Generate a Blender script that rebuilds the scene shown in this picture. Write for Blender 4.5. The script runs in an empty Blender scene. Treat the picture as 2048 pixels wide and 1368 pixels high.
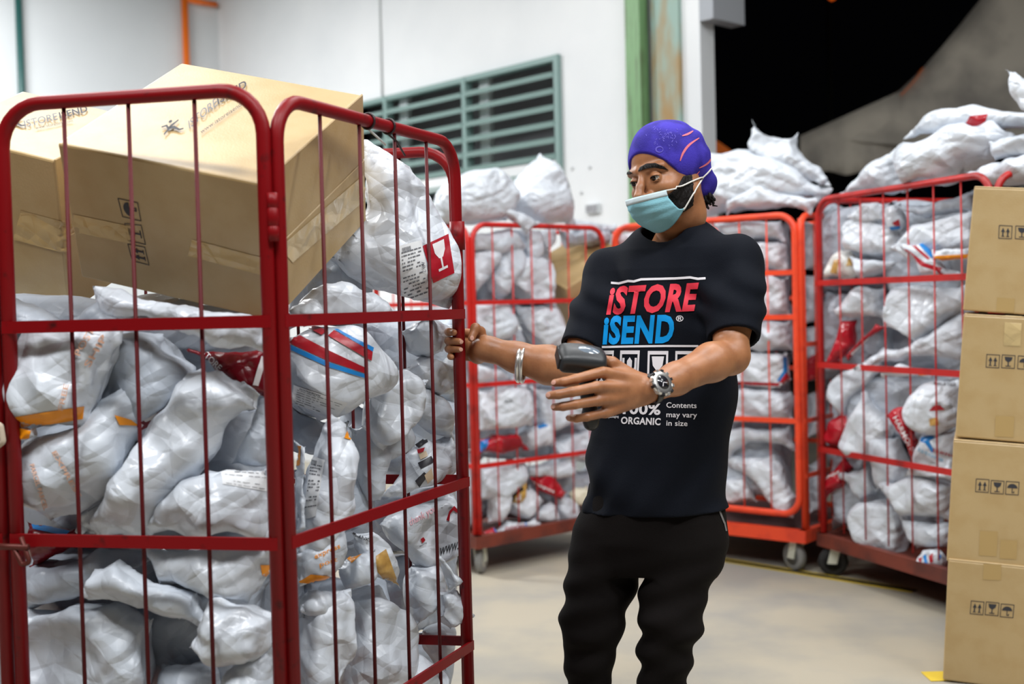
import bpy, bmesh, math, random
import numpy as np
from mathutils import Vector, Matrix
from mathutils.bvhtree import BVHTree
from mathutils.geometry import delaunay_2d_cdt, tessellate_polygon

SC = bpy.context.scene
COL = SC.collection
PI = math.pi

# ---------------------------------------------------------------- camera
F = 2400.0; CX, CY = 1024.0, 684.0
TILT = math.atan(74 / F); ROLL = .0255
_R0 = Vector((1, 0, 0)); _U0 = Vector((0, math.sin(TILT), math.cos(TILT)))
FW = Vector((0, math.cos(TILT), -math.sin(TILT)))
UPV = _U0 * math.cos(ROLL) + _R0 * math.sin(ROLL)
RT = _R0 * math.cos(ROLL) - _U0 * math.sin(ROLL)
CAM = Vector((0, 0, 1.3))
cd = bpy.data.cameras.new('camera'); cam = bpy.data.objects.new('camera', cd); COL.objects.link(cam)
M = Matrix((RT, UPV, -FW)).transposed().to_4x4(); M.translation = CAM
cam.matrix_world = M
cd.sensor_width = 36; cd.lens = 36 * F / 2048; cd.clip_end = 100
cd.dof.use_dof = True; cd.dof.focus_distance = 2.95; cd.dof.aperture_fstop = 2.5
SC.camera = cam

# ---------------------------------------------------------------- world, lamps, exposure
wd = bpy.data.worlds.new('night'); SC.world = wd; wd.use_nodes = True
wd.node_tree.nodes['Background'].inputs[0].default_value = (.0006, .0006, .0008, 1)
SC.view_settings.view_transform = 'Standard'; SC.view_settings.look = 'None'
SC.view_settings.gamma = 1; SC.view_settings.exposure = -0.08; SC.view_settings.use_curve_mapping = False
SC.cycles.use_denoising = True
SC.cycles.max_bounces = 8; SC.cycles.diffuse_bounces = 5; SC.cycles.glossy_bounces = 4
SC.cycles.sample_clamp_indirect = 6
LAMPS = [  # x, y, z, length x, length y, watts : rows of tube lights under the bay roof
    (-2.2, .9, 4.55, 1.6, .5, 125), (.4, .4, 4.55, 1.6, .5, 135), (3.0, .9, 4.55, 1.6, .5, 135),
    (-2.0, 4.2, 4.55, 1.6, .5, 75), (.9, 3.9, 4.55, 1.6, .5, 62), (3.2, 3.2, 4.55, 1.6, .5, 56),
    (-3.9, 7.4, 4.55, 1.6, .5, 350), (.2, 6.2, 4.55, 1.6, .5, 34)]
for i, (x, y, z, a, b, e) in enumerate(LAMPS):
    l = bpy.data.lights.new('tube_light', 'AREA'); l.shape = 'RECTANGLE'; l.size = a; l.size_y = b
    l.energy = e; l.color = (.97, .985, 1.0)
    o = bpy.data.objects.new('tube_light', l); COL.objects.link(o); o.location = (x, y, z)

l = bpy.data.lights.new('tent_fill', 'AREA'); l.size = .6; l.energy = 19; l.color = (1, .97, .92)      # area light added to brighten the marquee
o = bpy.data.objects.new('tent_fill', l); COL.objects.link(o); o.location = (4.6, 7.2, 2.3); o.rotation_euler = (math.radians(125), 0, math.radians(10))

def ray(px, py): return FW + RT * ((px - CX) / F) - UPV * ((py - CY) / F)
def W(px, py, Y):
    d = ray(px, py); return CAM + d * (Y / d.y)
def Wz(px, py, z):
    d = ray(px, py); return CAM + d * ((z - CAM.z) / d.z)
def Wp(px, py, o, n):
    d = ray(px, py); return CAM + d * ((o - CAM).dot(n) / d.dot(n))

# ---------------------------------------------------------------- materials
def lin(c):
    return tuple(((v / 255) / 12.92 if v / 255 <= .04045 else ((v / 255 + .055) / 1.055) ** 2.4) for v in c) + (1,)
_MATS = {}
def mat(name, rgb, rough=.5, metal=0, var=None, vscale=6, bump=0, bscale=60, spec=.5, sss=0, coat=0, stretch=None, detail=4, emit=0, alpha=1, vlo=.4, vhi=.65, crease=0, trans=0):
    if name in _MATS: return _MATS[name]
    m = bpy.data.materials.new(name); m.use_nodes = True; nt = m.node_tree; b = nt.nodes['Principled BSDF']
    b.inputs['Base Color'].default_value = lin(rgb); b.inputs['Roughness'].default_value = rough
    b.inputs['Metallic'].default_value = metal; b.inputs['Specular IOR Level'].default_value = spec
    if coat: b.inputs['Coat Weight'].default_value = coat; b.inputs['Coat Roughness'].default_value = .12
    if sss: b.inputs['Subsurface Weight'].default_value = sss; b.inputs['Subsurface Radius'].default_value = (.02, .008, .004); b.inputs['Subsurface Scale'].default_value = .5
    if emit: b.inputs['Emission Color'].default_value = lin(rgb); b.inputs['Emission Strength'].default_value = emit
    if trans: b.inputs['Transmission Weight'].default_value = trans
    b.inputs['Alpha'].default_value = alpha
    tc = nt.nodes.new('ShaderNodeTexCoord'); src = tc.outputs['Object']
    if stretch:
        mp = nt.nodes.new('ShaderNodeMapping'); mp.inputs['Scale'].default_value = stretch
        nt.links.new(src, mp.inputs[0]); src = mp.outputs[0]
    if var:
        n = nt.nodes.new('ShaderNodeTexNoise'); n.inputs['Scale'].default_value = vscale; n.inputs['Detail'].default_value = detail
        nt.links.new(src, n.inputs['Vector'])
        r = nt.nodes.new('ShaderNodeValToRGB'); r.color_ramp.elements[0].position = vlo; r.color_ramp.elements[1].position = vhi
        r.color_ramp.elements[0].color = lin(rgb); r.color_ramp.elements[1].color = lin(var)
        nt.links.new(n.outputs[0], r.inputs[0]); nt.links.new(r.outputs[0], b.inputs['Base Color'])
    h = None
    if bump:
        n2 = nt.nodes.new('ShaderNodeTexNoise'); n2.inputs['Scale'].default_value = bscale; n2.inputs['Detail'].default_value = 3
        nt.links.new(src, n2.inputs['Vector']); h = n2.outputs[0]
        bp = nt.nodes.new('ShaderNodeBump'); bp.inputs['Strength'].default_value = bump; bp.inputs['Distance'].default_value = .01
        nt.links.new(h, bp.inputs['Height']); nt.links.new(bp.outputs[0], b.inputs['Normal'])
    if crease:   # sharp folds of thin plastic film: broken triangular waves plus a net of ridges, each fading in and out
        def node(t, **k):
            n = nt.nodes.new(t)
            for q, v in k.items(): setattr(n, q, v)
            return n
        def mapn(rot, st, k):
            n = node('ShaderNodeMapping'); n.inputs['Rotation'].default_value = rot; n.inputs['Scale'].default_value = st; n.inputs['Location'].default_value = (k * 3.1, k * 1.7, k)
            nt.links.new(src, n.inputs[0]); return n
        def maths(op, x, y):
            n = node('ShaderNodeMath', operation=op)
            for i, q in enumerate((x, y)):
                if isinstance(q, float): n.inputs[i].default_value = q
                else: nt.links.new(q, n.inputs[i])
            return n.outputs[0]
        tot = None
        for k, (sc, rot, dis, wt) in enumerate(((2.8, (.3, .9, .2), 4.0, .8), (4.2, (1.3, .2, 1.1), 6.0, .55), (8, (.7, 2.1, .5), 7.0, .26))):
            mp2 = mapn(rot, (1, 1, 1), k)
            wv = node('ShaderNodeTexWave', wave_profile='TRI'); wv.inputs['Scale'].default_value = sc; wv.inputs['Distortion'].default_value = dis
            wv.inputs['Detail'].default_value = 1.5; wv.inputs['Detail Scale'].default_value = .7; wv.inputs['Detail Roughness'].default_value = .4
            nt.links.new(mp2.outputs[0], wv.inputs[0])
            ns = node('ShaderNodeTexNoise'); ns.inputs['Scale'].default_value = 8 + 3 * k; ns.inputs['Detail'].default_value = 0; nt.links.new(mp2.outputs[0], ns.inputs['Vector'])
            mr = node('ShaderNodeMapRange'); mr.inputs['From Min'].default_value = .44; mr.inputs['From Max'].default_value = .62; mr.inputs['To Max'].default_value = wt; nt.links.new(ns.outputs[0], mr.inputs[0])
            mu = maths('MULTIPLY', wv.outputs['Fac'], mr.outputs[0]); tot = mu if tot is None else maths('ADD', tot, mu)
        for k, (sc, st, wt) in enumerate(((11, (1, 1, .5), .9), (17, (.5, 1, 1), .5))):
            mp2 = mapn((.5 + k, 1.1 - k, .8 * k), st, k + 5); v1 = node('ShaderNodeTexVoronoi', feature='F1'); v2_ = node('ShaderNodeTexVoronoi', feature='F2')
            for v in (v1, v2_): v.inputs['Scale'].default_value = sc; nt.links.new(mp2.outputs[0], v.inputs['Vector'])
            tot = maths('ADD', tot, maths('MULTIPLY', maths('SUBTRACT', v2_.outputs['Distance'], v1.outputs['Distance']), wt))
        bp = node('ShaderNodeBump'); bp.inputs['Strength'].default_value = .8; bp.inputs['Distance'].default_value = .0105 * crease
        nt.links.new(tot, bp.inputs['Height']); nt.links.new(bp.outputs[0], b.inputs['Normal'])
    _MATS[name] = m
    return m

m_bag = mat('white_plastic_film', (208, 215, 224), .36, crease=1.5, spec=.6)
m_bag2 = mat('grey_shaded_film', (180, 188, 199), .38, crease=1.4, spec=.5)  # greyer film; the shade on buried bags is put into its colour
m_bagw = mat('bright_plastic_film', (214, 220, 228), .33, crease=1.7, spec=.65)
m_redfilm = mat('red_plastic_film', (176, 18, 36), .25, crease=1.3)
m_dkred = mat('dark_red_plastic_film', (112, 12, 26), .28, crease=1.3)
m_clear = mat('cloudy_film', (226, 226, 222), .15, crease=1.3)
m_pred = mat('red_print', (168, 22, 38), .35)
m_pblue = mat('blue_print', (30, 130, 205), .35)
m_porange = mat('orange_seal', (236, 146, 20), .35)
m_pale = mat('pale_orange_print', (226, 178, 150), .4)
m_gold = mat('golden_tape', (206, 164, 92), .3, var=(170, 128, 66), vscale=30)
m_ink = mat('dark_ink', (52, 52, 58), .6)
m_lightink = mat('grey_ink', (104, 106, 112), .6)
m_paper = mat('label_paper', (226, 228, 230), .6)
m_pwhite = mat('white_print', (226, 222, 224), .5)
m_card = mat('cardboard', (190, 163, 116), .42, var=(184, 155, 106), vscale=14, bump=.06, bscale=220, spec=.7)
m_cardtop = m_card
m_tape = mat('packing_tape', (204, 180, 134), .14, spec=.6, crease=.8)
m_rednear = mat('worn_red_paint', (126, 6, 13), .42, var=(66, 16, 16), vscale=26, vlo=.62, vhi=.75, spec=.25)
m_wirered = mat('dark_red_wire', (84, 6, 12), .6, spec=.3)
m_redleft = mat('bright_red_paint', (206, 34, 26), .4, var=(150, 26, 24), vscale=12, vlo=.5, vhi=.75)
m_orange = mat('orange_paint', (240, 76, 40), .42, var=(206, 58, 36), vscale=12, vlo=.5, vhi=.75)
m_redright = mat('red_paint', (186, 30, 26), .4, var=(130, 24, 22), vscale=10, vlo=.5, vhi=.75)
m_rust = mat('rusty_deck', (120, 52, 36), .6, var=(86, 40, 32), vscale=8)
m_deck = mat('grey_brown_deck', (112, 84, 84), .6)
m_rubber = mat('grey_rubber', (130, 130, 128), .6)
m_blackrub = mat('black_rubber', (30, 30, 31), .6)
m_steel = mat('dull_steel', (170, 172, 166), .4, metal=.6)
m_wall = mat('white_wall_paint', (226, 228, 229), .7, var=(216, 219, 221), vscale=.9, bump=.03, bscale=30, spec=.3)
m_wall2 = mat('white_wall_paint_cool', (214, 218, 220), .7, var=(206, 210, 213), vscale=.7, spec=.3)
m_floor = mat('concrete', (170, 162, 145), .65, var=(150, 147, 139), vscale=2.4, bump=.04, bscale=40, detail=7, spec=.3)
m_frame = mat('grey_green_paint', (124, 150, 146), .5)
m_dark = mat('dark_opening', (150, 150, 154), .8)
m_green = mat('green_paint', (112, 152, 104), .5, var=(82, 98, 66), vscale=9, stretch=(6, 6, .5), vlo=.5, vhi=.7)
m_rustgreen = mat('rust_stained_green', (140, 166, 156), .55, var=(154, 124, 76), vscale=2.6, stretch=(3, 3, .8), vlo=.44, vhi=.66)
m_pipegreen = mat('dark_green_pipe', (34, 82, 78), .4)
m_pipeorange = mat('orange_pipe', (240, 116, 26), .4)
m_tent = mat('tent_canvas', (206, 200, 188), .8, var=(150, 146, 140), vscale=2)
m_orangetent = mat('orange_canvas', (252, 122, 22), .7)
m_skin = mat('brown_skin', (172, 117, 79), .43, var=(152, 100, 66), vscale=22, bump=.05, bscale=160, sss=.12, spec=.5)
m_nail = mat('finger_nail', (208, 158, 140), .35)
m_shirt = mat('black_cotton', (12, 16, 25), .85, bump=.12, bscale=420, spec=.16)
m_pants = mat('black_twill', (17, 13, 12), .88, bump=.1, bscale=300, spec=.15)
m_shoe = mat('black_leather', (22, 22, 24), .5)
m_hair = mat('black_hair', (20, 15, 14), .6, bump=.8, bscale=160, stretch=(1, 1, .35), spec=.3)
m_eye = mat('eye_white', (205, 196, 188), .25)
m_iris = mat('dark_iris', (26, 16, 12), .1)
m_turban = mat('purple_fabric', (68, 56, 176), .75, var=(48, 38, 136), vscale=16, bump=.15, bscale=300, vlo=.4, vhi=.6, spec=.2)
m_tprint = mat('pale_purple_print', (98, 88, 190), .75, spec=.2)
m_pink = mat('pink_print', (228, 116, 130), .7)
m_mask = mat('blue_mask_fabric', (142, 200, 214), .75, bump=.12, bscale=260, spec=.2)
m_maskw = mat('white_mask_band', (206, 222, 228), .75, spec=.2)
m_strap = mat('white_elastic', (226, 222, 214), .7)
m_scan = mat('dark_grey_plastic', (42, 44, 46), .42)
m_scanblk = mat('black_plastic', (20, 20, 22), .35)
m_scanglass = mat('smoked_glass', (112, 124, 136), .08, coat=.6)
m_silver = mat('silver_metal', (226, 224, 220), .28, metal=.9)
m_watchblk = mat('black_resin', (28, 29, 32), .35)
m_dial = mat('dark_watch_dial', (34, 34, 40), .12, coat=.5)
m_tred = mat('coral_red_shirt_print', (232, 60, 78), .6, spec=.25)
m_tblue = mat('sky_blue_shirt_print', (0, 150, 226), .6, spec=.25)
m_twhite = mat('white_shirt_print', (222, 218, 222), .6, spec=.25)

# ---------------------------------------------------------------- object helpers
ORG = {}
def props(o, label=None, cat=None, group=None, kind=None):
    if label: o['label'] = label
    if cat: o['category'] = cat
    if group: o['group'] = group
    if kind: o['kind'] = kind
    return o
def thing(name, label, cat, loc, group=None):
    o = bpy.data.objects.new(name, None); COL.objects.link(o); o.location = Vector(loc); o.empty_display_size = .1
    ORG[o.name] = Vector(loc); return props(o, label, cat, group)
def add(name, V, Fc, m, parent=None, org=None, smooth=True, sub=0, label=None):
    V = np.asarray([tuple(v) for v in V], float).reshape(-1, 3)
    if parent is not None: org = ORG[parent.name]
    elif org is None: org = Vector(((V[:, 0].min() + V[:, 0].max()) / 2, (V[:, 1].min() + V[:, 1].max()) / 2, V[:, 2].min()))
    me = bpy.data.meshes.new(name); me.from_pydata((V - np.array(org)).tolist(), [], [list(map(int, f)) for f in Fc])
    me.materials.append(m); me.validate()
    if smooth: me.shade_smooth()
    o = bpy.data.objects.new(name, me); COL.objects.link(o); ORG[o.name] = Vector(org)
    if parent is not None: o.parent = parent
    else: o.location = org
    if sub:
        s = o.modifiers.new('subdivision', 'SUBSURF'); s.levels = s.render_levels = sub
    if label: o['label'] = label
    return o
class MB:
    def __init__(s): s.V = []; s.F = []
    def put(s, V, Fc):
        n = len(s.V); s.V += [Vector(v) for v in V]; s.F += [[i + n for i in f] for f in Fc]; return s
    def box(s, c, ax, ay, az):
        c, ax, ay, az = map(Vector, (c, ax, ay, az))
        V = [c + ax * a + ay * b + az * d for d in (-1, 1) for b in (-1, 1) for a in (-1, 1)]
        return s.put(V, [(0, 2, 3, 1), (4, 5, 7, 6), (0, 1, 5, 4), (2, 6, 7, 3), (0, 4, 6, 2), (1, 3, 7, 5)])
    def tube(s, P, r, seg=10, closed=False, flat=1.0, up=None):
        P = [Vector(p) for p in P]; n = len(P); R = r if isinstance(r, (list, tuple)) else [r] * n
        T = []
        for i in range(n):
            a = P[(i - 1) % n] if (closed or i) else P[i]; b = P[(i + 1) % n] if (closed or i < n - 1) else P[i]
            T.append((b - a).normalized())
        x = Vector(up) if up is not None else T[0].orthogonal(); V = []
        for i in range(n):
            x = (x - T[i] * x.dot(T[i]))
            if x.length < 1e-6: x = T[i].orthogonal()
            x.normalize(); y = T[i].cross(x)
            for k in range(seg):
                a = 2 * PI * k / seg; V.append(P[i] + (x * math.cos(a) + y * math.sin(a) * flat) * R[i])
        Fc = []
        for i in range(n if closed else n - 1):
            j = (i + 1) % n
            for k in range(seg):
                l = (k + 1) % seg; Fc.append((i * seg + k, i * seg + l, j * seg + l, j * seg + k))
        if not closed: Fc += [list(range(seg))[::-1], [(n - 1) * seg + k for k in range(seg)]]
        return s.put(V, Fc)
    def lathe(s, c, axis, prof, seg=28):
        axis = Vector(axis).normalized(); x = axis.orthogonal().normalized(); y = axis.cross(x); V = []; Fc = []
        for h, r in prof:
            for k in range(seg):
                a = 2 * PI * k / seg; V.append(Vector(c) + axis * h + (x * math.cos(a) + y * math.sin(a)) * r)
        for i in range(len(prof) - 1):
            for k in range(seg):
                l = (k + 1) % seg; Fc.append((i * seg + k, i * seg + l, (i + 1) * seg + l, (i + 1) * seg + k))
        Fc += [list(range(seg))[::-1], [(len(prof) - 1) * seg + k for k in range(seg)]]
        return s.put(V, Fc)
    def build(s, name, m, parent=None, **k): return add(name, s.V, s.F, m, parent, **k)
def fillet(P, r, seg=7):
    P = [Vector(p) for p in P]; out = [P[0]]
    for i in range(1, len(P) - 1):
        a = (P[i - 1] - P[i]).normalized(); b = (P[i + 1] - P[i]).normalized(); ang = a.angle(b)
        d = r / math.tan(ang / 2); c = P[i] + (a + b).normalized() * (r / math.sin(ang / 2))
        p0 = P[i] + a * d - c; p1 = P[i] + b * d - c; th = p0.angle(p1)
        for k in range(seg + 1):
            t = k / seg; out.append(c + (p0 * math.sin((1 - t) * th) + p1 * math.sin(t * th)) / math.sin(th))
    out.append(P[-1]); return out
def bevel(o, w, seg=2):
    b = o.modifiers.new('bevel', 'BEVEL'); b.width = w; b.segments = seg; b.limit_method = 'ANGLE'; return o

# decals: flat print laid on to a surface of the scene (BVH of the carrying mesh, in world space)
def bvh_of(V, Fc): return BVHTree.FromPolygons([Vector(v) for v in V], [list(f) for f in Fc])
def tri_polys(polys):
    V = []; T = []
    for p in polys:
        t = tessellate_polygon([[Vector((q[0], q[1], 0)) for q in p]]); n = len(V)
        V += [tuple(q) for q in p]; T += [[n + i for i in f] for f in t]
    return V, T
def refine(V, T, mx):
    V = [tuple(v) for v in V]; T = [tuple(t) for t in T]
    for _ in range(7):
        mid = {}; out = []; ch = False
        def ln(a, b): return math.hypot(V[a][0] - V[b][0], V[a][1] - V[b][1])
        def md(a, b):
            k = (min(a, b), max(a, b))
            if k not in mid: mid[k] = len(V); V.append(((V[a][0] + V[b][0]) / 2, (V[a][1] + V[b][1]) / 2))
            return mid[k]
        for a, b, c in T:
            s = [ln(a, b) > mx, ln(b, c) > mx, ln(c, a) > mx]
            if not any(s): out.append((a, b, c)); continue
            ch = True; k = sum(s)
            while not (s[0] if k < 3 else True) or (k == 2 and not (s[0] and s[1])):
                a, b, c = b, c, a; s = [s[1], s[2], s[0]]
            if k == 1: m = md(a, b); out += [(a, m, c), (m, b, c)]
            elif k == 2: m = md(a, b); n = md(b, c); out += [(a, m, c), (m, n, c), (m, b, n)]
            else: m, n, p = md(a, b), md(b, c), md(c, a); out += [(a, m, p), (m, b, n), (p, n, c), (m, n, p)]
        T = out
        if not ch: break
    return V, T
def decal(name, VT, bvh, m, parent, off=.0016, mx=7, thick=0, label=None):
    V, T = refine(VT[0], VT[1], mx)
    P = []; ok = []
    for px, py in V:
        d = ray(px, py).normalized(); h = bvh.ray_cast(CAM, d)
        if h[0] is None: P.append(CAM); ok.append(False)
        else:
            n = h[1] if h[1].dot(d) < 0 else -h[1]
            P.append(h[0] + (n * .75 - d * .5).normalized() * off); ok.append(True)
    Fc = []
    for t in T:
        if all(ok[i] for i in t):
            if max((P[t[i]] - P[t[i - 1]]).length for i in range(3)) > .06: continue
            if (P[t[1]] - P[t[0]]).cross(P[t[2]] - P[t[0]]).dot(P[t[0]] - CAM) > 0: t = (t[0], t[2], t[1])
            Fc.append(t)
    if not Fc: return None
    us = sorted({i for f in Fc for i in f}); mp = {u: i for i, u in enumerate(us)}
    o = add(name, [P[u] for u in us], [[mp[i] for i in f] for f in Fc], m, parent, label=label)
    if thick:
        s = o.modifiers.new('solid', 'SOLIDIFY'); s.thickness = thick; s.offset = 1
    return o
_TX = {}
def text_vt(body, bold=0, shear=0):
    k = (body, bold, shear)
    if k in _TX: return _TX[k]
    c = bpy.data.curves.new('txt', 'FONT'); c.body = body; c.size = 1; c.offset = bold; c.shear = shear; c.resolution_u = 3; c.space_character = 1 + bold * 1.8
    o = bpy.data.objects.new('txt', c); COL.objects.link(o)
    dg = bpy.context.evaluated_depsgraph_get(); me = bpy.data.meshes.new_from_object(o.evaluated_get(dg))
    me.calc_loop_triangles()
    V = [(v.co.x, v.co.y) for v in me.vertices]; T = [tuple(t.vertices) for t in me.loop_triangles]
    bpy.data.objects.remove(o); bpy.data.curves.remove(c); bpy.data.meshes.remove(me)
    if V:
        x0 = min(v[0] for v in V); x1 = max(v[0] for v in V); V = [((a - x0) / (x1 - x0), b / .727) for a, b in V]  # width 1, cap height 1
    _TX[k] = (V, T); return _TX[k]
def text_px(body, o, ex, ey, bold=0, shear=0):
    """text from pixel o, whole width along ex, cap height along ey"""
    V, T = text_vt(body, bold, shear)
    return [(o[0] + a * ex[0] + b * ey[0], o[1] + a * ex[1] + b * ey[1]) for a, b in V], T
def quadmap(q, polys):
    bl, br, tr, tl = q; out = []
    for p in polys:
        out.append([((bl[0] * (1 - x) + br[0] * x) * (1 - y) + (tl[0] * (1 - x) + tr[0] * x) * y,
                     (bl[1] * (1 - x) + br[1] * x) * (1 - y) + (tl[1] * (1 - x) + tr[1] * x) * y) for x, y in p])
    return out
def ring(t=.06):
    return [[(0, 0), (1, 0), (1, t), (0, t)], [(0, 1 - t), (1, 1 - t), (1, 1), (0, 1)], [(0, t), (t, t), (t, 1 - t), (0, 1 - t)], [(1 - t, t), (1, t), (1, 1 - t), (1 - t, 1 - t)]]
def ic_arrows(t=.06):
    o = ring(t)
    for c in (.32, .68): o += [[(c - .05, .2), (c + .05, .2), (c + .05, .55), (c - .05, .55)], [(c - .15, .5), (c + .15, .5), (c, .82)], [(c - .12, .15), (c + .12, .15), (c + .12, .2), (c - .12, .2)]]
    return o
def ic_glass(t=.06):
    return ring(t) + [[(.2, .85), (.8, .85), (.74, .6), (.58, .48), (.42, .48), (.26, .6)], [(.46, .2), (.54, .2), (.54, .5), (.46, .5)], [(.3, .14), (.7, .14), (.7, .2), (.3, .2)]]
def ic_umbrella(t=.06):
    arc = [(.5 + .38 * math.cos(a), .5 + .32 * math.sin(a)) for a in [i * PI / 10 for i in range(11)]]
    return ring(t) + [arc, [(.47, .2), (.53, .2), (.53, .5), (.47, .5)], [(.47, .14), (.66, .14), (.66, .2), (.47, .2)], [(.6, .2), (.66, .2), (.66, .28), (.6, .28)]]
def ic_hands(t=.07):
    hexa = [(.5 + .15 * math.cos(a), .62 + .2 * math.sin(a)) for a in [PI / 6 + i * PI / 3 for i in range(6)]]
    return ring(t) + [hexa, [(.2, .1), (.36, .1), (.38, .34), (.24, .56), (.24, .8), (.13, .8), (.13, .45), (.22, .3)], [(.8, .1), (.87, .45), (.87, .8), (.76, .8), (.76, .56), (.62, .34), (.64, .1)]]

# ---------------------------------------------------------------- the setting
def struct(name, mb, m, parent=None, smooth=False, label=None):
    o = mb.build(name, m, parent, smooth=smooth)
    if parent is None: o['kind'] = 'structure'
    if label: o['label'] = label
    return o
WD = Vector((-.673, .739, 0)).normalized()      # along the back wall, away from the camera to the left
WN = Vector((-.739, -.673, 0)).normalized()     # out of the wall, towards the bay
W0 = Vector((.31, 8.0, 0))                      # wall point below the window's right edge
def WL(t, z=0, out=0): return W0 + WD * t + WN * out + Vector((0, 0, z))
def wall_at(px):
    d = ray(px, 600); d.z = 0; c = Vector((CAM.x, CAM.y, 0))
    k = (W0 - c).dot(WN) / d.dot(WN); return (c + d * k - W0).dot(WD)
def wall_px(px, py):
    p = Wp(px, py, W0, WN); return (p - W0).dot(WD), p.z
Z = Vector((0, 0, 1)); HC = 5.0
f = MB(); f.put([(-9, -4, 0), (14, -4, 0), (14, 22, 0), (-9, 22, 0), (-9, -4, -.1), (14, -4, -.1), (14, 22, -.1), (-9, 22, -.1)],
                [(0, 1, 2, 3), (7, 6, 5, 4), (0, 4, 5, 1), (1, 5, 6, 2), (2, 6, 7, 3), (3, 7, 4, 0)])
struct('floor', f, m_floor)
te = wall_at(1409); tc = wall_at(455)
# window opening in the back wall
wt0, zt = wall_px(1121, 109); wt1 = wall_at(648); wb = 1.98
def wallbox(t0, t1, z0, z1, thick=.13, back=0):
    a = WL((t0 + t1) / 2, (z0 + z1) / 2, -thick / 2 - back)
    return a, WD * abs(t1 - t0) / 2, WN * thick / 2, Z * (z1 - z0) / 2
w = MB()
for seg in ((te, wt0, 0, HC), (wt0, wt1, zt, HC), (wt0, wt1, 0, wb), (wt1, tc, 0, HC)): w.box(*wallbox(*seg))
struct('wall_back', w, m_wall)
p = MB(); a = WL(te, 0, 0)                       # short return of the wall at the loading opening
PW = -WN
p.box(a + PW * .065 - WD * .004 + Z * HC / 2, PW * .065, WD * .004, Z * HC / 2)
struct('wall_right', p, m_wall2)
c0 = WL(tc); l = MB(); l.box(c0 + WN * 2.2 + WD * .08 + Z * HC / 2, WN * 2.2, WD * .08, Z * HC / 2)
struct('wall_left', l, m_wall2)
ce = MB(); ce.box((-.5, 3.6, HC + .05), (5.5, 0, 0), (0, 3.5, 0), (0, 0, .05))
struct('ceiling', ce, mat('pale_ceiling', (205, 206, 204), .8))
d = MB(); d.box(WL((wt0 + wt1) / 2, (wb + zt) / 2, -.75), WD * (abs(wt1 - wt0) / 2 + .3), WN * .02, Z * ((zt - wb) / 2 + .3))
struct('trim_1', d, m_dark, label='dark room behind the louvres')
# louvre window
win = bpy.data.objects.new('window_1', None); COL.objects.link(win); win.location = WL((wt0 + wt1) / 2, wb, 0); ORG['window_1'] = win.location.copy(); win['kind'] = 'structure'
fr = MB(); H2 = (zt - wb) / 2; MIDS = [wt0 + .018, wall_px(935, 250)[0], wall_px(777, 250)[0], wt1 - .018]
fr.box(WL((wt0 + wt1) / 2, zt - .018, .0), WD * (wt1 - wt0) / 2, WN * .03, Z * .018)
fr.box(WL((wt0 + wt1) / 2, wb + .018, .0), WD * (wt1 - wt0) / 2, WN * .03, Z * .018)
for t in MIDS: fr.box(WL(t, wb + H2, 0), WD * .02, WN * .034, Z * H2)
fr.build('window_frame', m_frame, win, smooth=False)
pi_ = MB()
for t in MIDS[1:3]: pi_.box(WL(t - .13, wb + H2, -.07), WD * .05, WN * .02, Z * H2)
pi_.build('inner_post', m_wall2, win, smooth=False)
bl = MB(); nb_ = 9; pitch = .108
for k in range(nb_):
    z = zt - .115 - k * pitch
    if z < wb + .03: break
    for a, b in zip(MIDS[:-1], MIDS[1:]):
        bl.box(WL((a + b) / 2, z, -.005), WD * ((b - a) / 2 - .02), WN * .045 + Z * -.012, Z * .0165 + WN * .004)
bl.build('louvre_blades', m_frame, win, smooth=False)
s = MB(); zc = wall_px(1100, 338)[1]
s.box(WL((wt0 + wt1) / 2, zc, .0), WD * ((wt1 - wt0) / 2 - .03), WN * .04, Z * .045)
s.build('window_sill', m_wall, win, smooth=False)
t_ = MB(); t_.tube([WL(wall_at(778), zt, .01), WL(wall_at(778), HC, .01)], .008, 8)
struct('trim_2', t_, mat('grey_conduit', (206, 211, 212), .5), smooth=True)
g = MB(); ta = wall_at(1290); g.box(WL((te + wt0) / 2, .88, .02), WD * abs(wt0 - te) / 2, WN * .02, Z * .88)
struct('trim_3', g, mat('grey_dado_paint', (168, 174, 174), .6))
# rust-stained green steel column against the wall end
t0, t1, t2 = wall_at(1283), wall_at(1318), wall_at(1377)
col = thing('steel_column', 'rust stained green steel column against the white wall end', 'column', WL((t0 + t2) / 2, 0, 0))
q = MB(); q.box(WL((t0 + t1) / 2 + .01, HC / 2, .05), WD * (abs(t1 - t0) / 2 - .012), WN * .05, Z * HC / 2); q.build('flange', m_green, col, smooth=False)
q = MB(); q.box(WL((t1 + t2) / 2, HC / 2, .015), WD * (abs(t2 - t1) / 2 - .008), WN * .015, Z * HC / 2); q.build('web_plate', m_rustgreen, col, smooth=False)
q = MB(); q.box(WL(t1, HC / 2, .02), WD * .008, WN * .018, Z * HC / 2); q.build('gap_shade', mat('gap_shade_grey', (74, 78, 76), .7), col, smooth=False)  # dark strip painted in for the shade of the gap beside the flange
# grey block hung on the wall end
bx = WL(te, 0, 0) + PW * .145 - WD * .06
q = MB(); q.box(bx + Z * (2.93 + .7), PW * .15, WD * .05, Z * .7)
props(q.build('sign_box', mat('grey_sheet_metal', (158, 162, 168), .6), smooth=False), 'grey boxed sign fixed high at the white wall end beside the night sky', 'sign box')
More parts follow.
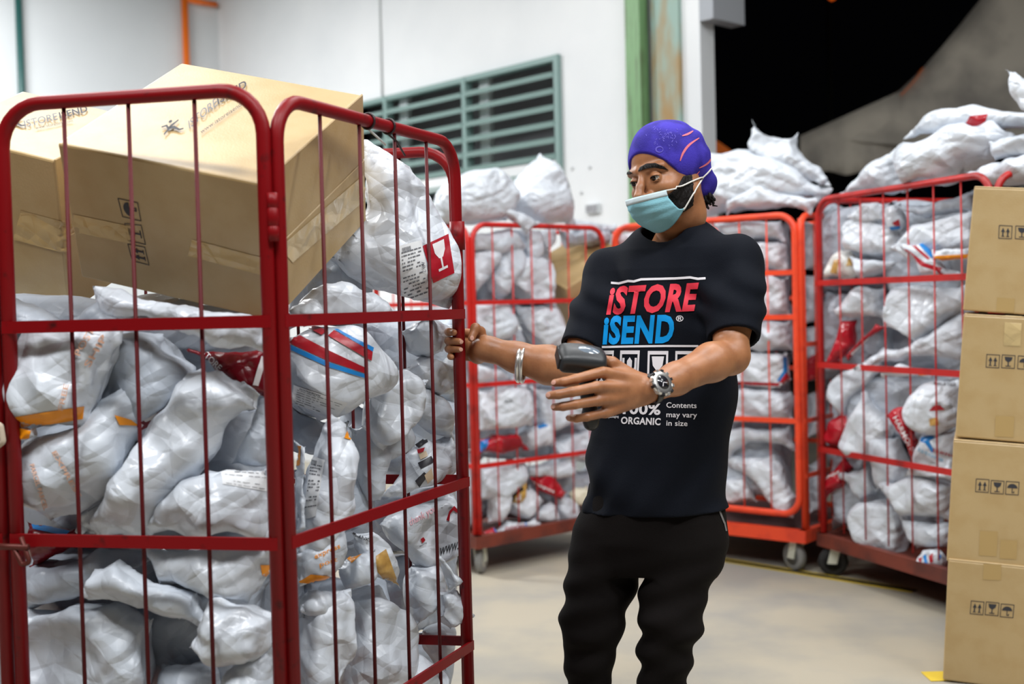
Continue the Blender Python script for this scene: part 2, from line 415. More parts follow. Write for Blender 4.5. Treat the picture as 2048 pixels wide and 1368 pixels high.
# small fixtures on the wall
tt, zz = wall_px(1188, 417)
so = thing('wall_socket', 'small twin wall socket with two dark openings on the white wall', 'socket', WL(tt, zz, 0))
q = MB(); q.box(WL(tt, zz, .012), WD * .055, WN * .012, Z * .03); q.build('face_plate', m_wall2, so, smooth=False)
for s_ in (-1, 1):
    q = MB(); q.box(WL(tt + s_ * .026, zz, .026), WD * .021, WN * .003, Z * .021); q.build('opening', m_dark, so, smooth=False)
for k, (x, y) in enumerate(((1145, 337), (1180, 335), (1163, 386))):
    tt, zz = wall_px(x, y); q = MB(); q.lathe(WL(tt, zz, 0), WN, [(0, .013), (.004, .013), (.006, .009)], 12)
    props(q.build('wall_plug', mat('plug_grey', (186, 188, 190), .6)), ('grey plug in the white wall, nearest the louvre window', 'grey plug in the white wall, upper one nearer the column', 'grey plug in the white wall, lowest of the three')[k], 'plug', 'plugs in the white wall')
# pipes on the left wall
def lw_px(px, py, out=.05): return Wp(px, py, c0 - WD * out, -WD)
a = lw_px(40, 100); q = MB(); q.tube([(a.x, a.y, .1), (a.x, a.y, HC)], .028, 12)
props(q.build('pipe', m_pipegreen), 'dark green vertical pipe on the white wall at far left', 'pipe')
a = lw_px(371, 60); b = lw_px(432, 8); b.z = a.z + .23
q = MB(); q.tube([(a.x, a.y, .1), (a.x, a.y, HC)], .03, 12)
op_ = q.build('pipe', m_pipeorange); props(op_, 'orange vertical pipe with a side branch on the white wall', 'pipe')
b = lw_px(433, 9); c = lw_px(371, 9); q = MB(); q.tube([(a.x, a.y, b.z), (b.x, b.y, b.z)], .026, 12)
q.build('branch', m_pipeorange, op_)

# ---------------------------------------------------------------- night outside: marquee tent, lamp, orange awning
def tent():
    Yt = 10.5; n = 26
    eave = [(1604, 300), (1640, 302), (1690, 312), (1740, 318), (1800, 318), (1900, 316), (2060, 316)]
    rim = [(1604, 272), (1650, 258), (1700, 240), (1750, 213), (1800, 181), (1840, 143), (1880, 98), (1920, 50), (1960, 0), (2000, -52), (2050, -120)]
    root = thing('marquee_tent', 'pale marquee tent with a swooping roof against the night sky', 'tent', (4.3, Yt, 0))
    V = []; Fc = []; m_ = 16
    for i, (x, y) in enumerate(rim):
        for j in range(m_ + 1):
            s = j / m_                          # roof slope falling away from the ridge line towards the right
            px = x + (2260 - x) * s; py = y + (318 + (x - 1600) * .02 - y) * s ** .8
            V.append(W(px, py, Yt - s * 1.6 + .4 * math.sin(s * 3)))
    for i in range(len(rim) - 1):
        for j in range(m_): a = i * (m_ + 1) + j; Fc.append((a, a + 1, a + m_ + 2, a + m_ + 1))
    o = add('roof', V, Fc, m_tent, root); o.modifiers.new('s', 'SOLIDIFY').thickness = .01
    V = []; Fc = []; n = 60                      # gathered valance under the eave
    for i in range(n + 1):
        s = i / n; x = 1600 + 200 * s; yt = 272 - 90 * s; yb = 346 + 4 * math.sin(s * 17) - 22 * max(0, s - .7)
        for j in range(5): V.append(W(x, yt + (yb - yt) * j / 4, Yt - .05 + .018 * math.sin(s * 23) * j / 4))
    for i in range(n):
        for j in range(4): a = i * 5 + j; Fc.append((a, a + 1, a + 6, a + 5))
    o = add('valance', V, Fc, m_tent, root); o.modifiers.new('s', 'SOLIDIFY').thickness = .008
    V = []
    pts = [(1738, 219, 0), (1768, 200, 6), (1800, 178, 9), (1828, 152, 6), (1846, 135, 0)]
    Fc = []
    for x, y, h in pts: V += [W(x, y - 1, Yt + .3), W(x + h * .5, y + h, Yt + .02 - .04)]
    for i in range(len(pts) - 1): Fc.append((2 * i, 2 * i + 1, 2 * i + 3, 2 * i + 2))
    o = add('orange_lining', V, Fc, m_orangetent, root, label='orange lining lit at the roof edge'); o.modifiers.new('s', 'SOLIDIFY').thickness = .006
    q = MB(); q.tube([(4.35, Yt - .3, 0), (4.35, Yt - .3, 2.6)], .03, 10); q.build('pole', m_steel, root)
tent()
V = [W(1432, 280, 9.2), W(1440, 285, 9.2), W(1470, 306, 9.2), W(1432, 306, 9.2)]
aw = thing('awning', 'small orange canvas awning peeking out beside the white wall end', 'awning', (V[0].x, V[0].y + .2, 0))
add('canvas', V + [v + Vector((.05, .4, 0)) for v in V], [(3, 2, 1, 0), (4, 5, 6, 7), (0, 1, 5, 4), (1, 2, 6, 5), (2, 3, 7, 6), (3, 0, 4, 7)], m_orangetent, aw, smooth=False)
q = MB(); q.tube([(V[3].x + .05, V[3].y + .2, 0), (V[3].x + .05, V[3].y + .2, V[3].z + .02)], .025, 8); q.build('pole', m_steel, aw)
a = W(1664, -9, 14); sl = thing('street_lamp', 'small orange glowing lamp in the night sky at the top edge', 'lamp', (a.x, a.y, 0))
q = MB(); q.lathe(a - Z * .06, Z, [(0, .01), (.02, .04), (.05, .048), (.09, .04), (.11, .02)], 16); q.build('glowing_bulb', mat('orange_glow', (240, 96, 20), .5, emit=.6), sl)
q = MB(); q.tube([(a.x, a.y + .15, 0), (a.x, a.y + .15, a.z + .3), (a.x, a.y, a.z + .3), (a.x, a.y, a.z + .05)], .03, 8); q.build('pole', m_blackrub, sl)
# hazard tape on the floor
a, b = Wz(1400, 1112, .002), Wz(1830, 1182, .002); u = (b - a).normalized(); v = Vector((-u.y, u.x, 0)); q = MB()
q.box((a + b) / 2, u * (b - a).length / 2, v * .035, Z * .0012)
mt = mat('hazard_tape', (216, 186, 40), .6); nt = mt.node_tree; wv = nt.nodes.new('ShaderNodeTexWave'); wv.inputs['Scale'].default_value = 5; wv.bands_direction = 'DIAGONAL'
tcn = nt.nodes.new('ShaderNodeTexCoord'); nt.links.new(tcn.outputs['Object'], wv.inputs[0]); cr = nt.nodes.new('ShaderNodeValToRGB'); cr.color_ramp.interpolation = 'CONSTANT'
cr.color_ramp.elements[0].color = lin((40, 38, 34)); cr.color_ramp.elements[1].color = lin((206, 176, 44)); cr.color_ramp.elements[1].position = .5
nt.links.new(wv.outputs[0], cr.inputs[0]); nt.links.new(cr.outputs[0], nt.nodes['Principled BSDF'].inputs['Base Color'])
props(q.build('floor_tape', mt, smooth=False), 'worn black and yellow hazard tape on the floor under the cages', 'tape')
a = Wz(1893, 1352, .002); q = MB(); q.box(a, (.07, 0, 0), (0, .05, 0), Z * .0012)
props(q.build('floor_tape', mat('yellow_tape', (222, 192, 60), .6), smooth=False), 'scrap of yellow floor tape at the foot of the carton stack', 'tape')

# ---------------------------------------------------------------- roll cages
def v2(p, z=0): return Vector((p[0], p[1], z))
def panel(root, name, A, B, m, z0, z1, rails, nw, r=.014, closed=False, rail_h=.012, wire_r=.0036, out=None, wire_zs=None, gap=.002, cap_rails=True):
    """tube arch from A to B (ground points) with flat rails and upright wires"""
    u = (v2(B) - v2(A)); L = u.length; u.normalize(); n = Vector((u.y, -u.x, 0)) if out is None else out
    A0 = v2(A) + u * (r + gap); B0 = v2(B) - u * (r + gap)
    fz = z0
    path = [A0 + Z * fz, A0 + Z * z1, B0 + Z * z1, B0 + Z * fz]
    mb = MB()
    if closed:
        lo = z0 + .075; pp = fillet([A0 + Z * ((lo + z1) / 2), A0 + Z * z1, B0 + Z * z1, B0 + Z * lo, A0 + Z * lo, A0 + Z * ((lo + z1) / 2)], .085)
        mb.tube(pp[:-1], r, 10, closed=True, up=n)
        for q_ in (A, B):
            e = v2(q_) + (u if q_ is A else -u) * (3 * r + gap + .004) * 0
            mb.tube([v2(q_) + n * -.03 + Z * z0, v2(q_) + n * -.03 + Z * (z1 - .02)], r, 10)
    else: mb.tube(fillet(path, .085), r, 12, up=n)
    p_ = mb.build(name, m, root)
    for z in rails:
        q = MB(); q.box((A0 + B0) / 2 + Z * z + n * (r * .75), u * (L / 2 - r * .6), n * .0035, Z * rail_h); q.build('rail', m, p_, smooth=False)
    for k in range(nw):
        c = A0 + u * ((B0 - A0).length * (k + 1) / (nw + 1)); q = MB()
        q.tube([c + Z * (z0 + (.075 if closed else .02)), c + Z * (z1 - r * .5)], wire_r, 7); q.build('wire', m_wirered if m is m_rednear else m, p_)
    return p_
def caster(root, c, yaw, m_tyre, R=.067):
    c = v2(c); ax = Vector((math.cos(yaw), math.sin(yaw), 0)); fw = Vector((-ax.y, ax.x, 0))
    q = MB(); q.box(c + Z * .155, ax * .03, fw * .04, Z * .012)
    for s in (-1, 1): q.box(c + Z * .108 + ax * s * .024 + fw * .01, ax * .003, fw * .022, Z * .05 - fw * .012)
    k = q.build('caster', mat('pale_zinc', (206, 208, 192), .45), root, smooth=False)
    w_ = c + fw * .02 + Z * R; q = MB(); q.lathe(w_ - ax * .017, ax, [(0, R * .86), (.004, R), (.03, R), (.034, R * .86), (.034, R * .62), (.028, R * .6), (.028, .012), (.006, .012), (.006, R * .6), (0, R * .62)], 28); q.build('wheel', m_tyre, k)
    q = MB(); q.lathe(w_ - ax * .016, ax, [(0, .02), (0, R * .62), (.032, R * .62), (.032, .02)], 24); q.build('hub', mat('pale_hub', (196, 197, 190), .5), k)
def base(root, C, m, m_d, zb, wheels, th=.035):
    c = sum((v2(q) for q in C), Vector()) / 4; q = MB()
    for i in range(4):
        a, b = v2(C[i]), v2(C[(i + 1) % 4]); u = (b - a).normalized(); n = Vector((u.y, -u.x, 0))
        q.box((a + b) / 2 + Z * zb, u * ((b - a).length / 2 + .015), n * .018, Z * th)
    q.build('base_frame', m, root, smooth=False)
    q = MB(); P = [c + (v2(p) - c) * .98 for p in C]
    q.put([p + Z * (zb + th * .3) for p in P] + [p + Z * (zb - th * .3) for p in P], [(0, 1, 2, 3), (7, 6, 5, 4), (0, 4, 5, 1), (1, 5, 6, 2), (2, 6, 7, 3), (3, 7, 4, 0)])
    q.build('deck', m_d, root, smooth=False)
    for i, yaw, mt_ in wheels: caster(root, c + (v2(C[i]) - c) * .9, yaw, mt_)

# near cage: C0 is the corner nearest the camera
C0 = Vector((-.439, 2.25, 0)); CL = Vector((-1.006, 2.37, 0)); CR = Vector((-.124, 3.0, 0))
UL = (C0 - CL).normalized(); NL = Vector((UL.y, -UL.x, 0)); UR = (CR - C0).normalized(); NR = Vector((UR.y, -UR.x, 0))
CL2 = C0 - UL * 1.16; CB = CR - UL * 1.16
near = thing('roll_cage', 'large dark red roll cage in the foreground packed with parcels and two cartons', 'roll cage', ((C0 + CB) / 2).to_tuple())
RZ = [1.281, .862, .45]
pl = panel(near, 'front_door', CL, C0, m_rednear, .19, 1.716, RZ, 3, wire_r=.0042)
pl2 = panel(near, 'front_door', CL2, CL, m_rednear, .19, 1.716, RZ, 3, wire_r=.0042)
pr = panel(near, 'side_panel', C0, CR, m_rednear, .19, 1.702, RZ, 4, wire_r=.0042)
bk = panel(near, 'back_panel', CB, CR - UL * .0 + UR * .012, m_rednear, .19, 1.69, RZ, 7, out=UR, wire_r=.0042)
ls = panel(near, 'side_panel', CL2, CB, m_rednear, .19, 1.692, RZ, 4, out=-NR, wire_r=.0042)
base(near, [CL2, C0, CR, CB], m_rednear, m_rust, .165, [(0, .2, m_rubber), (1, .2, m_rubber), (2, .2, m_rubber), (3, .2, m_rubber)])
hg = MB()                                              # hinge knuckles between door and side panel
hg.lathe(C0 + NL * .010 + UR * .004 + Z * 1.43, Z, [(0, .0105), (.026, .0105), (.027, .0095), (.03, .0095), (.031, .0105), (.06, .0105), (.061, .0095), (.064, .0095), (.065, .0105), (.09, .0105)], 14)
hg.build('hinge', m_rednear, near)
q = MB(); a = CL + NL * .03 + Z * .852; q.tube([a - UL * .03, a + UL * .06], .0065, 8); q.tube(fillet([a + UL * .045 + Z * .02, a + UL * .062 - Z * .03, a + UL * .045 - Z * .035, a + UL * .03 - Z * .005], .006), .005, 8)
q.build('door_bolt', mat('worn_bolt', (92, 40, 32), .5, metal=.4), near, label='worn brown bolt with a bent handle')
q = MB(); c = CR + Z * 1.44 - UR * .014
q.lathe(c, Z, [(0, .016), (0, .019), (.07, .019), (.07, .016)], 14); q.build('collar', m_rednear, near)
# cable ties and cord on the near cage
for k, (x, y) in enumerate(((735, 215), (776, 232))):
    p0 = Wp(x, y, C0 - NR * .0, NR); s = (p0 - C0).dot(UR); c = C0 + UR * s + Z * 1.702
    q = MB(); q.tube([c + (NR * math.cos(t) + Z * math.sin(t)) * .0165 for t in [i * PI / 9 for i in range(18)]], .0028, 6, closed=True)
    tl = [c - Z * .017, c - Z * .03 + UR * .03 + NR * .004, c - Z * (.042 + .014 * k) + UR * .075]
    ct = props(q.build('cable_tie', mat('dark_nylon', (44, 28, 30), .4)), ('dark cable tie with a pale loose tail on the near cage top rail', 'dark cable tie with a dark tail on the near cage top rail')[k], 'cable tie')
    q = MB(); q.tube(tl, .0024, 6); q.build('tail', (mat('pale_nylon', (206, 208, 206), .4), mat('dark_nylon', (44, 28, 30), .4))[k], ct)
a = W(6, 862, 2.35); q = MB()
q.tube(fillet([a + Vector((-.03, 0, .02)), a + Vector((.0, -.01, .012)), a + Vector((.004, -.01, -.02)), a + Vector((-.02, 0, -.035)), a + Vector((-.05, 0, -.03))], .006), .006, 8)
props(q.build('cord', mat('pale_cord', (196, 180, 160), .8)), 'short pale cord knotted round the near cage at the left edge', 'cord')

L0, L1 = (-.19, 5.73), (.50, 6.31); L3 = (-.72, 6.34); L2 = (-.03, 6.92)
lc = thing('roll_cage', 'red roll cage of parcels behind the worker, left of his raised arm', 'roll cage', (-.1, 6.3, 0))
panel(lc, 'front_panel', L0, L1, m_redleft, .2, 1.69, [1.315, .92, .53], 6, r=.013, rail_h=.011)
panel(lc, 'side_panel', L3, L0, m_redleft, .2, 1.69, [1.315, .92, .53], 4, r=.013, rail_h=.011)
panel(lc, 'side_panel', L1, L2, m_redleft, .2, 1.69, [1.315, .92, .53], 4, r=.013, rail_h=.011)
panel(lc, 'back_panel', L2, L3, m_redleft, .2, 1.69, [1.315, .92, .53], 5, r=.013, rail_h=.011)
base(lc, [L0, L1, L2, L3], m_rust, m_rust, .165, [(0, -.25, m_rubber), (1, .4, m_rubber), (2, .4, m_rubber), (3, .4, m_rubber)], .03)
A0, A1 = (.54, 6.30), (1.35, 5.62); A2 = (1.85, 6.22); A3 = (1.04, 6.90)
oc = thing('roll_cage', 'bright orange roll cage of parcels behind the worker at his shoulder', 'roll cage', (1.2, 6.25, 0))
panel(oc, 'front_panel', A0, A1, m_orange, .2, 1.69, [1.42, 1.21, .72], 6, r=.016, closed=True, rail_h=.012)
panel(oc, 'side_panel', A1, A2, m_orange, .2, 1.69, [1.08, .72, .46], 4, r=.015, rail_h=.011)
panel(oc, 'side_panel', A3, A0, m_orange, .2, 1.69, [1.3, .92, .53], 4, r=.015, rail_h=.011)
panel(oc, 'back_panel', A2, A3, m_orange, .2, 1.69, [1.3, .92, .53], 5, r=.015, rail_h=.011)
base(oc, [A0, A1, A2, A3], m_orange, m_deck, .175, [(0, .5, m_rubber), (1, .5, m_rubber), (2, .5, m_rubber), (3, .5, m_rubber)], .03)
R0, R1 = (1.43, 5.60), (1.825, 4.53); R2 = (2.67, 4.84); R3 = (2.275, 5.91)
rc = thing('roll_cage', 'red roll cage of parcels on the right, partly behind the carton stack', 'roll cage', (2.05, 5.2, 0))
panel(rc, 'front_panel', R0, R1, m_redright, .2, 1.75, [1.365, .985, .59], 6, r=.014, rail_h=.013)
panel(rc, 'side_panel', R1, R2, m_redright, .2, 1.75, [1.365, .985, .59], 4, r=.014, rail_h=.013)
panel(rc, 'side_panel', R3, R0, m_redright, .2, 1.75, [1.365, .985, .59], 4, r=.014, rail_h=.013)
panel(rc, 'back_panel', R2, R3, m_redright, .2, 1.75, [1.365, .985, .59], 5, r=.014, rail_h=.013)
base(rc, [R0, R1, R2, R3], m_rust, m_rust, .165, [(0, 1.2, m_blackrub), (1, 1.2, m_blackrub), (2, 1.2, m_blackrub), (3, 1.2, m_blackrub)], .03)

# ---------------------------------------------------------------- cardboard cartons
def carton(label, c, ex, ey, ez, dims, group=None, end=False):
    """carton with flap seams, built from centre, axes and full sizes; returns (thing, bvh)"""
    ex, ey, ez = Vector(ex).normalized(), Vector(ey).normalized(), Vector(ez).normalized(); c = Vector(c); a, b, h = (d / 2 for d in dims)
    root = thing('carton', label, 'carton', c - ez * h, group)
    mb = MB(); mb.box(c, ex * a, ey * b, ez * (h - .004)); o = mb.build('body', m_card, root, smooth=False); bevel(o, .005, 2)
    for s in (-1, 1):
        if end:     # lying on its side: the flaps close the end face
            q = MB(); q.box(c + ex * (a - .0005) + ez * s * h / 2, ex * .0025, ey * (b - .001), ez * (h / 2 - .001)); bevel(q.build('flap', m_card, root, smooth=False), .002, 1); continue
        q = MB(); q.box(c + ez * (h - .003) + ey * s * b / 2, ex * (a - .001), ey * (b / 2 - .001), ez * .003); bevel(q.build('flap', m_card, root, smooth=False), .002, 1)
    bx = MB(); bx.box(c, ex * (a + .0025), ey * (b + .0005), ez * (h + .0005))
    return root, bvh_of(bx.V, bx.F)
def pbox(root, bvh, name, VT, m, off=.0008, **k): return decal(name, VT, bvh, m, root, off=off, mx=60, **k)
def rotm(w):
    w = Vector(w); return Matrix.Rotation(w.length, 3, w.normalized())
Rm = rotm((.5526, .1594, -.2969)); cc = CAM + (Vector((-.6083, 2.5861, 1.5746)) - CAM) * 1.02
bigbox, bA = carton('large brown carton lying tilted on top of the near cage, with handling symbols', cc, Rm.col[0], Rm.col[1], Rm.col[2], (.455, .474, .322), end=True)
Rm = rotm((.4828, .2013, -.2957)); ax, ay, az = Rm.col[0], Rm.col[1], Rm.col[2]
cB = Vector((-1.056, 2.7636, 1.5337)) + ay * .07
boxb, bB = carton('brown carton leaning at the left end of the near cage, behind the large one', cB - ax * .06, ax, ay, az, (.316, .31, .379), end=True)
for q_, ic in (([(283, 443), (276, 405), (235, 396), (245, 434)], ic_umbrella), ([(292, 490), (283, 450), (249, 446), (255, 481)], ic_glass), ([(299, 531), (290, 494), (255, 487), (264, 522)], ic_arrows)):
    pbox(bigbox, bA, 'handling_symbol', tri_polys(quadmap(q_, ic(.04))), m_ink)
def runner(o, s, ux, uy):
    P = [[(.0, .2), (.35, .45), (.55, .35), (.75, .05), (1., .0), (1., .1), (.82, .16), (.62, .52), (.4, .62), (.0, .32)],
         [(.35, .5), (.55, .6), (.9, .75), (.9, .85), (.5, .72), (.3, .62)], [(.35, .55), (.3, .85), (.0, .9), (.0, .8), (.22, .74), (.25, .5)],
         [(.5 + .1 * math.cos(a), .95 + .1 * math.sin(a)) for a in [i * PI / 5 for i in range(10)]]]
    return tri_polys([[(o[0] + x * s * ux[0] + y * s * uy[0], o[1] + x * s * ux[1] + y * s * uy[1]) for x, y in p] for p in P])
pbox(bigbox, bA, 'printed_logo', runner((330, 276), 42, (.9, -.42), (-.2, -.6)), m_ink)
pbox(bigbox, bA, 'printed_text', text_px('ISTORE', (379, 258), (56, -47), (-3, -17)), m_lightink)
pbox(bigbox, bA, 'printed_text', text_px('ISEND', (436, 209), (58, -35), (-3, -15), bold=.02), m_ink)
pbox(bigbox, bA, 'printed_text', text_px('www.istoreisend.com', (402, 268), (104, -72), (-2, -8)), m_ink)
pbox(boxb, bB, 'printed_logo', runner((12, 262), 42, (.95, -.25), (-.1, -.5)), m_ink)
pbox(boxb, bB, 'printed_text', text_px('ISTORE', (50, 255), (66, -16), (-3, -14)), m_lightink)
pbox(boxb, bB, 'printed_text', text_px('ISEND', (120, 237), (56, -14), (-3, -12), bold=.02), m_ink)
pbox(boxb, bB, 'printed_text', text_px('www.istoreisend.com', (72, 259), (74, -15), (-2, -6)), m_ink)
def strip(p0, p1, w0, w1=None):
    w1 = w1 or w0; dx, dy = p1[0] - p0[0], p1[1] - p0[1]; l = math.hypot(dx, dy); nx, ny = -dy / l, dx / l
    return [(p0[0] - nx * w0 / 2, p0[1] - ny * w0 / 2), (p1[0] - nx * w1 / 2, p1[1] - ny * w1 / 2), (p1[0] + nx * w1 / 2, p1[1] + ny * w1 / 2), (p0[0] + nx * w0 / 2, p0[1] + ny * w0 / 2)]
m_tapec = mat('clear_tape', (206, 176, 120), .12, spec=.7, crease=.7)
decal('packing_tape', tri_polys([strip((380, 495), (552, 540), 34)]), bA, m_tapec, bigbox, off=.0008, mx=20)
decal('packing_tape', tri_polys([strip((128, 442), (262, 470), 34)]), bA, m_tapec, bigbox, off=.0008, mx=20)
decal('packing_tape', tri_polys([strip((572, 510), (740, 365), 40)]), bA, mat('white_tape', (214, 192, 150), .16, spec=.7, crease=.7), bigbox, off=.0008, mx=20)
decal('packing_tape', tri_polys([strip((34, 450), (140, 478), 60)]), bB, m_tapec, boxb, off=.0008, mx=20)
# stack of four cartons at the right edge
HB = .415; STK = [((1937, 1948, 1926), 5.6), ((1919, 1930, 1913), 4.4), ((1900, 1908, 1895), 3.8), ((1891, 1889, 1894), 3.2)]
names = ('brown carton topmost in the stack of four at the right edge', 'brown carton second from the top of the stack at right, taped over its front seam', 'brown carton third from the top of the stack at the right edge', 'brown carton at the bottom of the stack standing on the floor at right')
icons = [[(1998, 450, 0), (2031, 451, 1)], [(1973, 708, 0), (2004, 709, 1), (2036, 711, 2)], [(1952, 957, 0), (1982, 960, 1), (2012, 962, 2)], [(1942, 1201, 0), (1972, 1203, 1), (2002, 1207, 2)]]
for k in range(4):
    Yc = 3.98
    (xm, _, _), th = STK[k]; th = math.radians(th); lft = W(xm, 0, Yc); ymid = (498, 752, 1002, 1240)[k]; lft = W(xm, ymid, Yc)
    yaw = -.375; fx = Vector((math.cos(yaw), math.sin(yaw), 0)); ex = fx * math.cos(th) - Z * math.sin(th); ez = fx * math.sin(th) + Z * math.cos(th); ey = ez.cross(ex)
    Dx, Dy = .56, .42; c = lft + ex * Dx / 2 + ey * Dy / 2
    bxk, bk_ = carton(names[k], c, ex, ey, ez, (Dx, Dy, HB), 'cartons stacked at the right edge')
    for x, y, kind in icons[k]:
        s = 27; t = math.radians((.05, .06, .065, .09)[k] * 57.3)
        def R(a, b): return (x + a * math.cos(t) - b * math.sin(t), y + a * math.sin(t) + b * math.cos(t))
        pbox(bxk, bk_, 'handling_symbol', tri_polys(quadmap([R(0, s), R(s, s), R(s, 0), R(0, 0)], (ic_arrows, ic_glass, ic_umbrella)[kind](.05))), m_ink)
    tp = [[], [strip((2027, 632), (2024, 692), 34)], [], []][k]
    for t_p in tp: decal('packing_tape', tri_polys([t_p]), bk_, mat('pale_tape', (196, 172, 124), .2, crease=.7), bxk, off=.0008, mx=20)
    for t_p in ([strip((2012, 596), (2010, 624), 36)], [strip((2010, 832), (2008, 874), 38)], [strip((1978, 1062), (1975, 1112), 36), strip((2018, 1080), (2016, 1118), 34)], [strip((1985, 1128), (1984, 1160), 36)])[k]:
        decal('packing_tape', tri_polys([t_p]), bk_, mat('matt_tape', (184, 154, 100), .45), bxk, off=.0006, mx=20)

# ---------------------------------------------------------------- plastic mailer bags
def resample(poly, h):
    P = []; n = len(poly)
    for i in range(n):
        a = poly[i]; b = poly[(i + 1) % n]; k = max(1, int(round(np.linalg.norm(b - a) / h)))
        for j in range(k): P.append(a + (b - a) * j / k)
    return np.array(P)
def inside(P, poly):
    x, y = P[:, 0], P[:, 1]; r = np.zeros(len(P), bool); n = len(poly)
    for i in range(n):
        a = poly[i]; b = poly[(i + 1) % n]; c = ((a[1] > y) != (b[1] > y))
        with np.errstate(divide='ignore', invalid='ignore'): xx = (b[0] - a[0]) * (y - a[1]) / (b[1] - a[1]) + a[0]
        r ^= c & (x < xx)
    return r
def segdist(P, poly):
    d = np.full(len(P), 1e9); n = len(poly)
    for i in range(n):
        a = poly[i]; b = poly[(i + 1) % n]; ab = b - a; t = np.clip(((P - a) @ ab) / max(ab @ ab, 1e-12), 0, 1)
        d = np.minimum(d, np.linalg.norm(P - (a + t[:, None] * ab), axis=1))
    return d
def vnormals(X, F_):
    fn = np.cross(X[F_[:, 1]] - X[F_[:, 0]], X[F_[:, 2]] - X[F_[:, 0]]); N = np.zeros_like(X)
    for d in range(3): N[:, d] = sum(np.bincount(F_[:, q], fn[:, d], len(X)) for q in range(3))
    return N / (np.linalg.norm(N, axis=1)[:, None] + 1e-12)
def crumple(X, F_, T, size, seed, amt):
    rng = np.random.RandomState(seed + 77); N = vnormals(X, F_); P = X / size
    w = np.stack([sum(rng.normal() * np.sin(P @ rng.normal(0, 5, 3) + rng.uniform(0, 6)) for _ in range(3)) for _ in range(3)], 1) * .10
    h = np.zeros(len(X))
    for i in range(11):
        f = rng.uniform(1.6, 4.5) if i < 6 else rng.uniform(5, 11); k = rng.normal(size=3); k /= np.linalg.norm(k)
        c = np.abs((((P + w * .35) @ k) * f / 2 + rng.uniform(0, 1)) % 1 * 2 - 1)
        k2 = rng.normal(size=3); c2 = np.abs(((P @ k2 / np.linalg.norm(k2)) * f * .4 + rng.uniform(0, 1)) % 1 * 2 - 1)
        c = np.maximum(c, c2 * 1.1) if i % 2 else c
        e = np.clip(.5 + 1.0 * np.sin(P @ rng.normal(0, 3.5, 3) + rng.uniform(0, 6)), 0, 1)
        h += (c - .5) * e * rng.choice([-1, 1]) * (.17 / f if i < 6 else .14 / f)
    return X + N * (h * amt * size * .33)[:, None]
def inflate(poly, T, nres=26, seed=0, slack=1.04, steps=50, press=.35, comp=.25, crum=1.0):
    rng = np.random.RandomState(seed); poly = np.array(poly, float); lo, hi = poly.min(0), poly.max(0); c = (lo + hi) / 2
    size = math.sqrt((hi - lo)[0] * (hi - lo)[1]); h = size / nres
    B = resample(poly, h); nb = len(B); gx = np.arange(lo[0], hi[0], h); gy = np.arange(lo[1], hi[1], h * .87)
    G = np.array([(x + (j % 2) * h * .5, y) for j, y in enumerate(gy) for x in gx]) + rng.uniform(-.28, .28, (len(gx) * len(gy), 2)) * h
    G = G[inside(G, poly)]; G = G[segdist(G, poly) > h * .55]; pts = np.vstack([B, G])
    r = delaunay_2d_cdt([Vector(p) for p in pts], [(i, (i + 1) % nb) for i in range(nb)], [], 1, 1e-7)
    V2 = np.array([tuple(v) for v in r[0]]); tri = np.array([f for f in r[2]])
    n = len(V2); isb = np.zeros(n, bool); isb[:nb] = True; bi = np.where(~isb)[0]; back = np.arange(n); back[bi] = n + np.arange(len(bi))
    X = np.zeros((n + len(bi), 3)); X[:n, :2] = V2; X[n:, :2] = V2[bi]
    a = V2[tri[:, 0]]; b = V2[tri[:, 1]]; c_ = V2[tri[:, 2]]
    s = (b - a)[:, 0] * (c_ - a)[:, 1] - (b - a)[:, 1] * (c_ - a)[:, 0]
    Fr = np.where((s < 0)[:, None], tri[:, ::-1], tri); F_ = np.vstack([Fr, back[Fr][:, ::-1]])
    E = np.vstack([F_[:, [0, 1]], F_[:, [1, 2]], F_[:, [2, 0]]]); E.sort(1); E = np.unique(E, axis=0)
    L = np.linalg.norm(X[E[:, 0]] - X[E[:, 1]], axis=1); bnd = (E < nb).all(1)
    L = L * np.where(bnd, 1.0, slack) * rng.uniform(.985, 1.02, len(L))
    sgn = np.ones(len(X)); sgn[n:] = -1; sgn[:nb] = 0
    ph = rng.uniform(0, 6.28, 6); k = rng.normal(0, 1, (6, 2)) * 3.2 / size
    lim = np.clip(1 + .15 * sum(np.sin(X[:, :2] @ k[i] + ph[i]) for i in range(6)), .45, 1.5) * T / 2
    dB = segdist(X[:, :2], poly); wB = np.clip((dB - .065 * size) / (.13 * size), 0, 1)[:, None]     # flat welded rim, swelling inside it
    X[:, 2] = sgn * T * .05 * rng.uniform(.5, 1.5, len(X)); cnt = np.bincount(E.ravel(), minlength=len(X)).astype(float); cnt[cnt == 0] = 1
    for it in range(steps):
        X += vnormals(X, F_) * wB * h * press * (1 if it < steps * .7 else .5)
        for q in range(5):
            D = X[E[:, 1]] - X[E[:, 0]]; l = np.linalg.norm(D, axis=1) + 1e-9; e = (l - L) / l; e = np.where(e < 0, e * comp, e); D *= (e * .5)[:, None]
            for d in range(3): X[:, d] += 1.6 * (np.bincount(E[:, 0], D[:, d], len(X)) - np.bincount(E[:, 1], D[:, d], len(X))) / cnt
        z = X[:, 2]; X[:, 2] = np.where(np.abs(z) > lim, np.sign(z) * (lim + (np.abs(z) - lim) * .3), z)
    X = crumple(X, F_, T, size, seed, crum)
    m0, m1 = X[:, :2].min(0), X[:, :2].max(0); X[:, :2] = (X[:, :2] - (m0 + m1) / 2) * ((hi - lo) / (m1 - m0)) + c
    return X, F_

